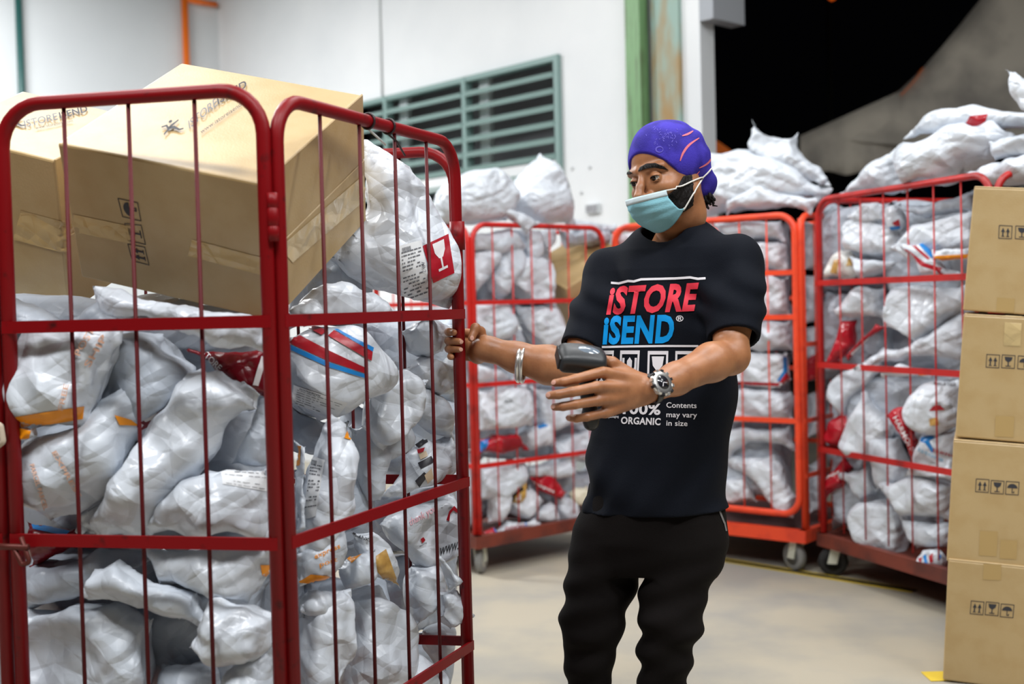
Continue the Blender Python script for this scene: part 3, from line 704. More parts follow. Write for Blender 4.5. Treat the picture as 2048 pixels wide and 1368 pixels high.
def frame(A, B, blend):
    u = (v2(B) - v2(A)).normalized(); n = Vector((u.y, -u.x, 0)); mid = (v2(A) + v2(B)) / 2
    tocam = (Vector((CAM.x, CAM.y, 0)) - mid).normalized()
    return v2(A), n, (n + tocam * blend).normalized()
FRAMES = {'PL': frame(CL, C0, .0), 'PR': frame(C0, CR, .85), 'LB': frame(L0, L1, .4), 'OB': frame(A0, A1, .3), 'OS': frame(A1, A2, 1.5), 'RB': frame(R0, R1, .8)}
GRP = {'PL': 'parcels in the near cage', 'PR': 'parcels in the near cage', 'LB': 'parcels in the left rear cage', 'OB': 'parcels in the orange cage', 'OS': 'parcels in the orange cage', 'RB': 'parcels in the right rear cage'}
SEED = [3]
def bag(fr, layer, T, label, poly, m=None, dec=(), nres=None, crum=1.3, tilt=.12, slack=1.05, name='mailer_bag', cat='parcel bag'):
    SEED[0] += 1; o, n, nv = FRAMES[fr]; near_ = fr in ('PL', 'PR')
    nv = (nv + Z * tilt).normalized(); cxp = sum(p[0] for p in poly) / len(poly); cyp = sum(p[1] for p in poly) / len(poly)
    lift = T * .5 + .012 + (.03 if fr == 'PR' else .0)
    c = Wp(cxp, cyp, o - n * (lift + layer * .045), n); u = Z.cross(nv).normalized(); v = nv.cross(u)
    P2 = []
    for x, y in poly:
        p = Wp(x, y, c, nv) - c; P2.append((p.dot(u), p.dot(v)))
    X, Fc = inflate(P2, T, nres or (42 if near_ else 24), SEED[0], crum=crum * (1.9 if near_ else 1.6), slack=slack)
    Vw = [c + u * float(a) + v * float(b) + nv * float(d) for a, b, d in X]
    ob = add(name, Vw, Fc, m or m_bag, sub=0 if near_ else 0)
    props(ob, label, cat, GRP[fr])
    if dec:
        bv = bvh_of(Vw, Fc.tolist())
        for di, d in enumerate(dec):
            if d[0] == 'p': decal(d[3] if len(d) > 3 else 'printed_panel', tri_polys([d[2]] if not isinstance(d[2][0][0], (tuple, list)) else d[2]), bv, d[1], ob, mx=6, off=.0014 + .0009 * di)
            elif d[0] == 't': decal('printed_text', text_px(d[2], d[3], d[4], d[5], bold=d[6] if len(d) > 6 else .01), bv, d[1], ob, off=.0022 + .0009 * di, mx=6)
            elif d[0] == 'label':   # paper label with rows of small print and a bar code: quad bl, br, tr, tl
                q = d[1]; pp = decal('shipping_label', tri_polys([q]), bv, m_paper, ob, off=.0014, mx=6)
                rg = random.Random(SEED[0]); L = []
                nrow = d[2] if len(d) > 2 else 12
                for r in range(nrow):
                    y = .08 + .84 * r / nrow
                    if rg.random() < .2: continue
                    x = .08
                    while x < .85:
                        w_ = rg.uniform(.03, .16)
                        if rg.random() < .75: L.append([(x, y), (min(x + w_, .93), y), (min(x + w_, .93), y + .022), (x, y + .022)])
                        x += w_ + .03
                for b in range(14):
                    x = .12 + b * .028; L.append([(x, .86), (x + rg.choice([.008, .016]), .86), (x + .016, .95), (x, .95)])
                if pp: decal('label_print', tri_polys(quadmap(q, L)), bv, m_lightink, pp, off=.0026, mx=6)
    return ob
glassicon = [[(.28, .95), (.78, .95), (.76, .68), (.62, .5), (.44, .5), (.3, .68)], [(.49, .22), (.57, .22), (.57, .52), (.49, .52)], [(.3, .16), (.76, .16), (.76, .23), (.3, .23)]]

# --- near cage, front door side
bag('PL', 0, .10, 'flat white bag with orange seal strip at the upper left of the near cage door', [(60, 640), (250, 640), (246, 690), (205, 770), (172, 842), (34, 862), (24, 810), (38, 720)], m_bagw, dec=[
    ('p', m_porange, [(30, 834), (168, 812), (166, 838), (34, 858)], 'seal_strip'),
    ('t', m_pale, 'SHIP', (178, 735), (36, -62), (-12, -5)), ('t', m_pale, 'POST', (160, 712), (30, -52), (-12, -5)), ('t', m_pale, 'FREE', (126, 820), (12, -50), (-10, -2))])
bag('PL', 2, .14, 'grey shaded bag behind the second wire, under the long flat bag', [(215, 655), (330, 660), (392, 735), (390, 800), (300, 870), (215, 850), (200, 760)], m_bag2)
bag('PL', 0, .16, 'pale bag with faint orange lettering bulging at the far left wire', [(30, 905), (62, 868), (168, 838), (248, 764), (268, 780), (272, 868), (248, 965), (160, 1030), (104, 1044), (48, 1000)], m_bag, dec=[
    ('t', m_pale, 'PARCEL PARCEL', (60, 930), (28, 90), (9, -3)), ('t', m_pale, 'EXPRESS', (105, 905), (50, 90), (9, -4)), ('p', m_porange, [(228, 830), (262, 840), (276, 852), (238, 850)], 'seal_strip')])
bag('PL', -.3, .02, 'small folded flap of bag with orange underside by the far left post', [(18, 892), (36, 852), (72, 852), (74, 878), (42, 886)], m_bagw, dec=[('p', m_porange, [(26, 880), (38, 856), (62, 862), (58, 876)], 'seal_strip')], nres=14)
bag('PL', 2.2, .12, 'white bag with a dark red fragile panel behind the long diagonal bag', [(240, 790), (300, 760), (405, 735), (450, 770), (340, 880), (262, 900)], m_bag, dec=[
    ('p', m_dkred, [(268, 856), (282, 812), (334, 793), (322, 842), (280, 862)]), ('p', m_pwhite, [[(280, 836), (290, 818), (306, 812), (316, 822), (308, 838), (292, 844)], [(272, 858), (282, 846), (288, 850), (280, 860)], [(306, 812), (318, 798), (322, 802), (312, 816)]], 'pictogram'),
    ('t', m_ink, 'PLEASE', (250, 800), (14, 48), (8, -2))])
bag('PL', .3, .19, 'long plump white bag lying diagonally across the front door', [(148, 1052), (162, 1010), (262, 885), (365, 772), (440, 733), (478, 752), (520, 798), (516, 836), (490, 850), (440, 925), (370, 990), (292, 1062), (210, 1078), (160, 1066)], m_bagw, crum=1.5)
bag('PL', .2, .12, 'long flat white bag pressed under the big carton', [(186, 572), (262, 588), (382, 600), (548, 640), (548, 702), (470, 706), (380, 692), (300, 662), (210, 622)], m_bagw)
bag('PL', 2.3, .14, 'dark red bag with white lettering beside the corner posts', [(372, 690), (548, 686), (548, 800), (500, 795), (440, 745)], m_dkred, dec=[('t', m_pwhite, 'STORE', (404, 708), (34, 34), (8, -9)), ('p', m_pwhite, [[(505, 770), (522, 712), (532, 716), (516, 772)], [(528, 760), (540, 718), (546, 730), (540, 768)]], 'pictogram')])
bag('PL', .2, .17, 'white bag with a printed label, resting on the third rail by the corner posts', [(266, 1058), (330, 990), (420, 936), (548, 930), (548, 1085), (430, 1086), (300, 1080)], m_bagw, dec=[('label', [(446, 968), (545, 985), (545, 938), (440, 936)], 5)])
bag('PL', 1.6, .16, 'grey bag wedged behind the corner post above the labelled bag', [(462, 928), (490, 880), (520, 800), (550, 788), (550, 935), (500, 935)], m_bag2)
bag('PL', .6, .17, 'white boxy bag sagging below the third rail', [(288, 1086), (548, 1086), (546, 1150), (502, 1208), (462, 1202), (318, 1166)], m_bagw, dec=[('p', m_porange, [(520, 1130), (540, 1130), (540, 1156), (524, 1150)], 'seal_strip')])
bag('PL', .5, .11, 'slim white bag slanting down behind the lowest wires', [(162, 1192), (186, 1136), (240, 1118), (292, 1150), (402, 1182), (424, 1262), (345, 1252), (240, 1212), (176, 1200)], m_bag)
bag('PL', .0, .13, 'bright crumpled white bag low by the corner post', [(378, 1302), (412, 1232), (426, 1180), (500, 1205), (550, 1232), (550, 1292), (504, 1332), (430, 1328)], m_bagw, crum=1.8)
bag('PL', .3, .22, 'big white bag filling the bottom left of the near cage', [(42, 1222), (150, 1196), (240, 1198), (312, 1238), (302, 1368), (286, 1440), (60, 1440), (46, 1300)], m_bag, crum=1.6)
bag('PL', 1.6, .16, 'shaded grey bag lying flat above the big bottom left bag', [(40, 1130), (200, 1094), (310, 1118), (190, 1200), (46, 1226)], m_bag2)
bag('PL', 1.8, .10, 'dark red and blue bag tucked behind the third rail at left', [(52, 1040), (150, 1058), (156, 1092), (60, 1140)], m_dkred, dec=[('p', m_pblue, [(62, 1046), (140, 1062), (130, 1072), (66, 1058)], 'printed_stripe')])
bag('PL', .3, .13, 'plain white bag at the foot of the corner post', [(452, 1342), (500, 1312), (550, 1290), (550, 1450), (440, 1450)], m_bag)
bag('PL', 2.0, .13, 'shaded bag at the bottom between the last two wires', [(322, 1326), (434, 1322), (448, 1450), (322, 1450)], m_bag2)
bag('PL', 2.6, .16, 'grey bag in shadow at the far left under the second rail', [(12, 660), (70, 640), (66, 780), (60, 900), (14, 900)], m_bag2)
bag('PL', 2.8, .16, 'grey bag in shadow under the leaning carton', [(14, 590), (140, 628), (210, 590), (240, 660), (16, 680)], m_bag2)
# --- near cage, side panel
bag('PR', -.2, .16, 'tall peaked white bag with a red fragile panel at the top of the side', [(734, 279), (762, 300), (812, 342), (852, 398), (880, 445), (902, 510), (914, 600), (900, 618), (850, 612), (782, 592), (704, 560), (664, 522), (672, 462), (682, 430), (712, 436), (736, 420)], m_bagw, crum=1.5, tilt=.0, dec=[
    ('label', [(806, 612), (864, 590), (842, 480), (798, 492)], 14),
    ('p', m_pred, [(845, 492), (896, 468), (908, 546), (866, 566)]), ('p', m_pwhite, quadmap([(868, 560), (906, 542), (896, 470), (850, 492)], glassicon), 'pictogram'),
    ('t', m_lightink, 'AB 2', (841, 524), (5, 22), (6, -2), .01)])
bag('PR', .6, .15, 'smooth white bag lying over the second rail by the corner posts', [(578, 622), (622, 580), (680, 562), (752, 590), (796, 622), (762, 648), (600, 655)], m_bagw)
bag('PR', .1, .20, 'white box shaped bag with red and blue stripes and a printed label', [(577, 700), (582, 676), (640, 652), (702, 648), (748, 690), (792, 722), (782, 780), (680, 838), (640, 842), (578, 802)], m_bagw, crum=.7, tilt=.05, dec=[
    ('p', m_pred, [(578, 686), (594, 668), (660, 702), (736, 738), (734, 748), (656, 722)], 'printed_stripe'), ('p', m_pblue, [(578, 688), (656, 724), (734, 750), (733, 757), (655, 734), (578, 698)], 'printed_stripe'),
    ('p', m_pred, [(656, 672), (668, 662), (744, 704), (742, 722)], 'printed_stripe'), ('p', m_pblue, [(668, 660), (676, 660), (746, 696), (744, 704)], 'printed_stripe'), ('p', m_pred, [(614, 658), (634, 654), (654, 664), (644, 672)], 'printed_stripe'),
    ('label', [(584, 806), (672, 836), (696, 806), (588, 770)], 7)])
bag('PR', .3, .11, 'crumpled white bag end between the striped bag and the third wire', [(742, 790), (774, 742), (805, 742), (862, 762), (842, 850), (806, 880), (766, 902), (722, 856)], m_bagw, crum=2.0)
bag('PR', .3, .12, 'white bag hanging below the second rail near the hand', [(846, 636), (906, 650), (884, 702), (852, 722), (820, 702), (800, 662)], m_bag)
bag('PR', -.1, .12, 'faceted white bag bulging between the last two wires below the hand', [(800, 742), (850, 706), (900, 716), (920, 742), (916, 784), (880, 794), (838, 770)], m_bagw, crum=2.0)
bag('PR', .2, .13, 'white bag sloping towards the rear post under the faceted bag', [(806, 756), (870, 788), (904, 828), (906, 884), (860, 872), (812, 826)], m_bag, crum=1.6)
bag('PR', .0, .13, 'upright white bag with a long shipping label behind the first wire', [(598, 1105), (612, 980), (622, 920), (640, 852), (662, 828), (690, 842), (716, 905), (706, 1020), (690, 1052), (632, 1122)], m_bagw, tilt=0, dec=[
    ('label', [(606, 1040), (632, 1032), (650, 920), (622, 912)], 16), ('p', m_porange, [(688, 876), (702, 838), (710, 858), (700, 880)], 'seal_strip')])
bag('PR', 1.2, .09, 'thin white bag edge with an orange seal beside the corner post', [(586, 1070), (586, 880), (612, 892), (612, 1060)], m_bag, dec=[('p', m_porange, [(588, 890), (602, 892), (600, 930), (588, 934)], 'seal_strip')], nres=18)
bag('PR', .8, .17, 'grey white bag behind the second wire in the middle of the side', [(692, 862), (762, 828), (824, 858), (834, 902), (772, 944), (762, 1002), (718, 1022), (704, 960)], m_bag, crum=1.6)
bag('PR', .3, .14, 'white bag showing a clear window of mixed goods near the rear post', [(756, 985), (802, 928), (828, 868), (872, 866), (906, 858), (908, 942), (872, 968), (802, 996)], m_bagw, dec=[
    ('p', mat('dark_goods', (48, 46, 52), .4), [(830, 890), (852, 874), (856, 884), (838, 896)], 'goods'), ('p', mat('dark_goods', (48, 46, 52), .4), [(836, 926), (862, 912), (868, 924), (842, 938)], 'goods'), ('p', mat('dark_goods', (48, 46, 52), .4), [(830, 962), (848, 944), (856, 950), (838, 974)], 'goods'),
    ('p', mat('beige_goods', (206, 184, 156), .4), [(838, 908), (852, 902), (856, 912), (842, 920)], 'goods'), ('p', mat('beige_goods', (206, 184, 156), .4), [(848, 950), (862, 936), (866, 956), (854, 966)], 'goods'), ('p', m_pred, [(836, 900), (850, 896), (848, 904), (838, 908)], 'goods')])
bag('PR', .2, .15, 'white bag with faint red print and black lettering below the third rail', [(758, 1052), (802, 1008), (908, 978), (920, 1112), (902, 1128), (842, 1144), (790, 1092)], m_bagw, crum=1.0, tilt=0, dec=[
    ('t', m_ink, 'WWW.', (878, 1112), (38, -14), (2, -16), .03), ('t', mat('faint_red', (226, 170, 180), .5), 'thank you', (820, 1052), (52, -30), (-3, -14)),
    ('p', m_pred, [[(892, 1040), (898, 1022), (908, 1012), (916, 1022), (914, 1026), (906, 1020), (900, 1028), (898, 1042)], [(840, 1078), (846, 1074), (850, 1080), (844, 1086)]], 'squiggle'), ('t', m_ink, 'store', (838, 1095), (14, -8), (-1, -5))])
bag('PR', .3, .12, 'white bag with orange lettering and an orange seal under the third rail', [(592, 1110), (640, 1062), (692, 1056), (684, 1130), (660, 1162), (600, 1172)], m_bag, dec=[
    ('t', m_porange, 'express', (630, 1118), (50, -22), (-2, -10)), ('t', m_porange, 'post', (640, 1134), (34, -12), (-2, -9)), ('p', m_porange, [(596, 1166), (622, 1148), (660, 1152), (640, 1164)], 'seal_strip')])
bag('PR', .1, .12, 'white bag wrapped with golden tape behind the second wire', [(700, 1062), (744, 1056), (772, 1082), (796, 1124), (800, 1178), (762, 1170), (722, 1134)], m_bagw, dec=[('p', m_gold, [(752, 1112), (772, 1098), (798, 1172), (776, 1168), (752, 1140)], 'golden_tape'), ('t', m_ink, 'THANKS', (704, 1072), (36, 12), (2, -6))])
bag('PR', .5, .10, 'white bag with an orange corner behind the second wire', [(672, 1138), (700, 1110), (752, 1096), (752, 1160), (700, 1182)], m_bag, dec=[('p', m_porange, [(694, 1118), (728, 1092), (730, 1102), (704, 1126)], 'seal_strip')])
bag('PR', .1, .16, 'white knotted bag at the bottom beside the corner posts', [(590, 1222), (640, 1186), (702, 1178), (712, 1300), (692, 1332), (650, 1450), (596, 1450)], m_bagw, crum=2.0)
bag('PR', .5, .12, 'white bag flap curling over the knotted bottom bag', [(600, 1222), (616, 1180), (690, 1176), (680, 1200), (640, 1232)], m_bagw)
bag('PR', .2, .16, 'white wrinkled bag at the bottom between the first two wires', [(680, 1184), (762, 1168), (822, 1212), (834, 1302), (766, 1450), (690, 1450)], m_bagw, crum=1.8)
bag('PR', .2, .13, 'white bag standing low between the last two wires', [(816, 1196), (822, 1132), (878, 1112), (892, 1202), (832, 1262)], m_bagw)
bag('PR', -1.0, .06, 'pointed white bag corner poking out past the last wire', [(876, 1108), (904, 1130), (932, 1160), (896, 1182)], m_bagw, nres=16, tilt=0)
bag('PR', -1.0, .08, 'crinkled white bag spilling out by the rear post', [(884, 1184), (914, 1174), (950, 1230), (904, 1258), (880, 1234)], m_bagw, crum=2.2, nres=22, tilt=0)
bag('PR', -.1, .10, 'white bag with black lettering at the very bottom of the side', [(750, 1322), (832, 1296), (872, 1352), (884, 1450), (742, 1450)], m_bagw, dec=[('t', m_ink, 'Take the', (758, 1346), (76, -6), (1, -15), .02), ('t', m_ink, 'has', (790, 1324), (38, -6), (1, -14), .02), ('t', m_ink, 'your', (788, 1306), (42, -10), (1, -14), .02)])
bag('PR', .3, .12, 'white bag wedged low beside the rear post', [(842, 1262), (890, 1236), (908, 1262), (892, 1342), (870, 1336)], m_bag)
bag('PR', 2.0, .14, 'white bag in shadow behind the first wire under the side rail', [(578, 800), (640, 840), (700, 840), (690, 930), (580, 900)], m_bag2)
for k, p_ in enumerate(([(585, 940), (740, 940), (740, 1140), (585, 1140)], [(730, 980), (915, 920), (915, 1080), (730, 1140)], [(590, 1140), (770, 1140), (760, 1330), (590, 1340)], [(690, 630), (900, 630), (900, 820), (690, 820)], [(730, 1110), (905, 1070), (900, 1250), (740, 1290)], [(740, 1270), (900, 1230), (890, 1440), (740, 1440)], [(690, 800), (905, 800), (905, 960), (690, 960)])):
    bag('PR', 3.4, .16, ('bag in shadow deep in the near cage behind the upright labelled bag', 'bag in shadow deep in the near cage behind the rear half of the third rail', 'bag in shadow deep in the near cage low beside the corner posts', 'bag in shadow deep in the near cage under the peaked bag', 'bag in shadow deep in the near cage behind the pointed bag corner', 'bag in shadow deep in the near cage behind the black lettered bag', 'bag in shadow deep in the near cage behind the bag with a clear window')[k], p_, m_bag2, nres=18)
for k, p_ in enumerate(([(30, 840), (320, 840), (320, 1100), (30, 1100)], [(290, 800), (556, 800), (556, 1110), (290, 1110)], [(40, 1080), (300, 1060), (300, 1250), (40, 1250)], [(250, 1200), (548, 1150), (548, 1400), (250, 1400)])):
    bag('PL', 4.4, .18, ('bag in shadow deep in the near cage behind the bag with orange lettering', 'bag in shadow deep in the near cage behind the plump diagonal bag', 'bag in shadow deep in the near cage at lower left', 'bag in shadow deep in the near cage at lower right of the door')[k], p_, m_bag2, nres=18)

# --- left rear cage
T_ = .14
bag('LB', .6, .2, 'crumpled white bag heaped on the left rear cage beside the near cage post', [(868, 405), (896, 352), (945, 340), (992, 342), (1034, 392), (1012, 446), (930, 452), (872, 450)], m_bagw, crum=2)
bag('LB', 1.2, .2, 'peaked white bag standing up on the left rear cage below the louvres', [(1016, 372), (1050, 336), (1080, 306), (1104, 330), (1140, 400), (1152, 444), (1060, 450), (1008, 410)], m_bagw)
bag('LB', -.6, .05, 'white bag flap folded over the left rear cage top rail', [(984, 402), (1040, 420), (1084, 444), (1052, 470), (1026, 446), (1000, 430)], m_bagw)
bag('LB', 1.2, .12, 'low white bag lying along the left rear cage top rail near the worker', [(1140, 436), (1232, 446), (1236, 472), (1140, 470)], m_bag)
rows = [
 ('white bag just under the left rear cage top rail, nearest the hinge post', 0, [(938, 462), (1020, 456), (1052, 490), (990, 512), (940, 502)], m_bag),
 ('white bag behind the first wire of the left rear cage, upper bay', .2, [(938, 502), (986, 480), (1002, 520), (962, 584), (940, 596)], m_bag),
 ('white folded bag behind the second wire of the left rear cage, upper bay', .3, [(984, 490), (1040, 480), (1052, 540), (1002, 604), (978, 572)], m_bag),
 ('round white bag hanging below the left rear cage top rail', .2, [(1028, 458), (1082, 460), (1082, 522), (1046, 532)], m_bag),
 ('white pointed bag beside the carton in the left rear cage', .3, [(1068, 460), (1112, 456), (1110, 492), (1086, 512)], m_bag),
 ('bright white bag in the middle of the left rear cage upper bay', 0, [(1030, 522), (1060, 512), (1104, 520), (1106, 602), (1060, 612), (1008, 572)], m_bagw),
 ('grey white bag lying on the carton in the left rear cage', .6, [(1110, 456), (1224, 456), (1216, 492), (1130, 498)], m_bag2),
 ('white bag under the first rail of the left rear cage by the post', .1, [(938, 606), (1012, 600), (1032, 660), (982, 692), (942, 662)], m_bag),
 ('white pointed bag under the first rail of the left rear cage, over the wrist', 0, [(1030, 612), (1112, 600), (1138, 692), (1080, 702), (1040, 652)], m_bagw),
 ('white bag just above the forearm in the left rear cage', .4, [(960, 662), (1032, 652), (1062, 702), (980, 702)], m_bag2),
 ('white bag just below the gripping hand in the left rear cage', .1, [(942, 722), (992, 736), (1040, 762), (948, 772)], m_bagw),
 ('squared white bag beneath the second rail of the left rear cage', 0, [(948, 776), (1052, 764), (1068, 850), (952, 872)], m_bagw),
 ('white bag behind the fingertips in the left rear cage', .2, [(1058, 772), (1152, 786), (1182, 852), (1100, 862), (1066, 842)], m_bag),
 ('white bag with blue trace above the third rail of the left rear cage', .2, [(1026, 872), (1058, 848), (1094, 842), (1108, 892), (1058, 902)], m_bagw),
 ('white bag beside the shirt hem above the third rail of the left rear cage', .2, [(1094, 880), (1182, 850), (1182, 932), (1098, 932)], m_bag),
 ('white bag just under the third rail of the left rear cage, middle', .2, [(1048, 922), (1142, 898), (1152, 944), (1100, 960), (1048, 952)], m_bag),
 ('white bag under the third rail of the left rear cage by the post', .2, [(956, 932), (1042, 914), (1052, 962), (1010, 1002), (962, 1002)], m_bag),
 ('upright white bag behind the first wire in the left rear cage bottom bay', 0, [(976, 972), (1000, 948), (1022, 1000), (1006, 1046), (976, 1046)], m_bagw),
 ('white bag in the bottom bay of the left rear cage beside the printed goods', .1, [(1008, 1002), (1062, 968), (1088, 1002), (1060, 1042), (1020, 1032)], m_bagw),
 ('pointed white bag on the left rear cage deck near the trousers', 0, [(1058, 1022), (1102, 998), (1124, 1046), (1058, 1054)], m_bagw),
 ('white bag at the deck edge of the left rear cage next to the trousers', .2, [(1100, 988), (1144, 998), (1156, 1046), (1110, 1044)], m_bag),
]
for lab, ly, p_, m_ in rows:
    dec = []
    if 'squared white' in lab: dec = [('t', m_lightink, 'AIR', (1008, 806), (18, -1), (1, -6))]
    if 'blue trace' in lab: dec = [('p', m_pblue, [(1074, 852), (1092, 846), (1096, 852), (1078, 858)])]
    bag('LB', ly, T_, lab, p_, m_, dec, crum=1.6)
bag('LB', -.1, .09, 'red and blue bag above the third rail of the left rear cage', [(954, 905), (960, 880), (990, 868), (1032, 868), (1058, 896), (1002, 908)], m_redfilm, [('p', m_pblue, [(956, 904), (962, 880), (980, 870), (976, 890), (968, 904)], 'printed_stripe'), ('p', mat('deep_red', (130, 12, 24), .4), [(1006, 878), (1040, 876), (1052, 894), (1004, 904)])])
bag('LB', -.1, .09, 'bright red bag in the bottom bay of the left rear cage', [(1060, 956), (1094, 944), (1118, 962), (1134, 982), (1122, 1002), (1076, 982)], m_redfilm, [('t', m_pwhite, 'pospos', (1064, 966), (44, 20), (2, -6), .02)])
bag('LB', -.1, .08, 'white bag with red lettering and blue band on the left rear cage deck', [(984, 1058), (1010, 1042), (1068, 1038), (1086, 1054), (1040, 1066), (990, 1074)], m_bagw, [('t', m_pred, 'poslaju', (1010, 1060), (44, -6), (1, -9), .01), ('p', m_pblue, [(1050, 1040), (1056, 1040), (1054, 1062), (1049, 1062)], 'printed_stripe')])
bag('LB', -.1, .06, 'small red bag end with a blue edge at the left rear cage corner', [(964, 1064), (988, 1054), (1002, 1070), (972, 1078)], m_redfilm, [('p', m_pblue, [(984, 1056), (990, 1054), (1002, 1068), (997, 1071)], 'printed_stripe')])
bag('LB', .2, .09, 'bag with brown and yellow printed goods in the left rear cage bottom bay', [(1020, 960), (1040, 944), (1052, 962), (1044, 1004), (1022, 1008)], mat('yellow_goods', (206, 164, 82), .4), [('p', mat('dark_brown_goods', (58, 40, 28), .4), [(1022, 985), (1044, 972), (1048, 980), (1030, 992), (1026, 1008), (1020, 1006)]), ('p', m_pwhite, [(1030, 1000), (1042, 986), (1042, 1000)])])
bag('LB', .1, .08, 'cream rolled bag end beside the trousers in the left rear cage', [(1136, 986), (1152, 974), (1174, 972), (1178, 1002), (1150, 1014)], mat('cream_film', (226, 220, 196), .35), crum=2)
for k, p_ in enumerate(([(940, 470), (1100, 470), (1100, 640), (940, 640)], [(940, 640), (1180, 640), (1180, 800), (940, 800)], [(940, 800), (1200, 800), (1200, 930), (940, 930)], [(950, 930), (1200, 920), (1180, 1040), (950, 1050)], [(1120, 600), (1260, 590), (1260, 780), (1120, 780)])):
    bag('LB', 3.2, .2, ('shaded bag deep in the left rear cage, upper bay', 'shaded bag deep in the left rear cage behind the forearm', 'shaded bag deep in the left rear cage behind the third rail', 'shaded bag deep in the left rear cage, bottom bay', 'shaded bag deep in the left rear cage behind the sleeve')[k], p_, m_bag2, nres=16)
ctr = W(1160, 565, 6.42); lx = Vector((.80, .42, .46)).normalized(); lz = Vector((-.30, -.62, .72)); lz = (lz - lx * lz.dot(lx)).normalized(); ly_ = lz.cross(lx)
pk, bpk = carton('tilted brown carton inside the left rear cage behind the sleeve', ctr, lx, ly_, lz, (.42, .34, .30))

# --- orange cage
orow = [
 ('plump white bag piled on the orange cage behind the turban', .8, .2, [(1404, 330), (1430, 306), (1500, 300), (1602, 330), (1666, 380), (1640, 412), (1520, 422), (1410, 436)], m_bagw, 1.4),
 ('tall twisted white bag peaking highest on the orange cage', 1.4, .16, [(1496, 292), (1514, 236), (1548, 250), (1576, 266), (1606, 258), (1622, 300), (1662, 372), (1560, 356), (1500, 316)], m_bagw, 2.0),
 ('flat white bag overhanging the orange cage top rail', .1, .12, [(1450, 398), (1520, 362), (1640, 396), (1620, 432), (1560, 424), (1452, 432)], m_bagw, 1.3),
 ('white bag just under the orange top rail right of the shoulder', 0, .16, [(1420, 440), (1566, 436), (1572, 486), (1450, 486)], m_bag, 1.2),
 ('white crumpled bag above the orange upper rail by the shoulder', .1, .16, [(1470, 478), (1576, 486), (1578, 544), (1490, 546)], m_bagw, 1.8),
 ('white bag between the two upper orange rails', .1, .15, [(1495, 552), (1578, 552), (1580, 632), (1495, 630)], m_bagw, 1.8),
 ('white bag just below the lower sleeve in the orange cage', .1, .16, [(1490, 640), (1582, 640), (1586, 704), (1490, 706)], m_bag, 1.4),
 ('white bag in the orange cage above its lower rail', .1, .15, [(1446, 790), (1500, 772), (1584, 786), (1588, 846), (1450, 846)], m_bag, 1.5),
 ('white bag under the lower orange rail', .2, .16, [(1446, 850), (1582, 850), (1592, 906), (1500, 900), (1446, 930)], m_bag, 1.2),
 ('white bag slumped to the bottom corner of the orange cage', 0, .15, [(1450, 918), (1546, 908), (1592, 986), (1584, 1036), (1546, 1032), (1500, 966)], m_bagw, 1.4),
 ('wrinkled white bag low in the orange cage beside the shirt hem', .1, .14, [(1440, 958), (1500, 946), (1514, 1004), (1440, 1012)], m_bagw, 2.0)]
for lab, ly, t, p_, m_, cr in orow: bag('OB', ly, t, lab, p_, m_, crum=cr)
bag('OB', 0, .12, 'white bag edged in red and blue in the middle of the orange cage', [(1440, 770), (1470, 708), (1576, 704), (1584, 762), (1560, 784), (1440, 782)], m_bagw, [('p', m_pred, [(1445, 762), (1560, 766), (1560, 772), (1444, 768)], 'printed_stripe'), ('p', m_pred, [(1556, 762), (1572, 742), (1582, 762), (1574, 776)]), ('p', m_pblue, [(1566, 714), (1573, 714), (1574, 742), (1560, 762), (1554, 762), (1566, 742)], 'printed_stripe')])
for k, (lab, p_) in enumerate((('white bag in the orange cage behind the neck', [(1330, 455), (1430, 445), (1440, 560), (1330, 560)]), ('white bag in the orange cage behind the upper chest print', [(1235, 540), (1440, 560), (1440, 680), (1235, 670)]), ('white bag in the orange cage behind the lower chest print', [(1235, 680), (1440, 690), (1440, 830), (1235, 820)]), ('white bag in the orange cage behind the shirt hem', [(1240, 830), (1440, 840), (1440, 990), (1240, 980)]))):
    bag('OB', .5, .22, lab, p_, m_bag, nres=18)
srow = [('white bag showing through the orange side panel, topmost', [(1596, 436), (1640, 450), (1640, 540), (1600, 545)]), ('white bag showing through the orange side panel, second down', [(1600, 548), (1640, 548), (1640, 640), (1604, 650)]), ('white bag showing through the orange side panel above its middle rail', [(1604, 652), (1644, 645), (1644, 740), (1606, 745)]), ('white bag showing through the orange side panel below its middle rail', [(1606, 790), (1648, 770), (1648, 870), (1610, 880)]), ('white bag showing lowest through the orange side panel', [(1612, 930), (1650, 910), (1652, 1020), (1616, 1030)])]
for lab, p_ in srow: bag('OS', .2, .14, lab, p_, m_bag, nres=16)
bag('OS', .2, .08, 'dark red bag showing through the orange side panel', [(1606, 720), (1640, 700), (1644, 760), (1610, 765)], m_redfilm, nres=14)
for k, p_ in enumerate(([(1232, 470), (1330, 460), (1330, 560), (1232, 560)], [(1430, 440), (1590, 440), (1590, 700), (1430, 700)], [(1430, 700), (1590, 700), (1590, 1000), (1430, 1000)])):
    bag('OB', (0, 3, 3)[k], .2, ('white bag in the orange cage left of the masked face', 'shaded bag deep in the orange cage behind the shoulder', 'shaded bag deep in the orange cage behind the lower rail')[k], p_, (m_bag, m_bag2, m_bag2)[k], nres=16)

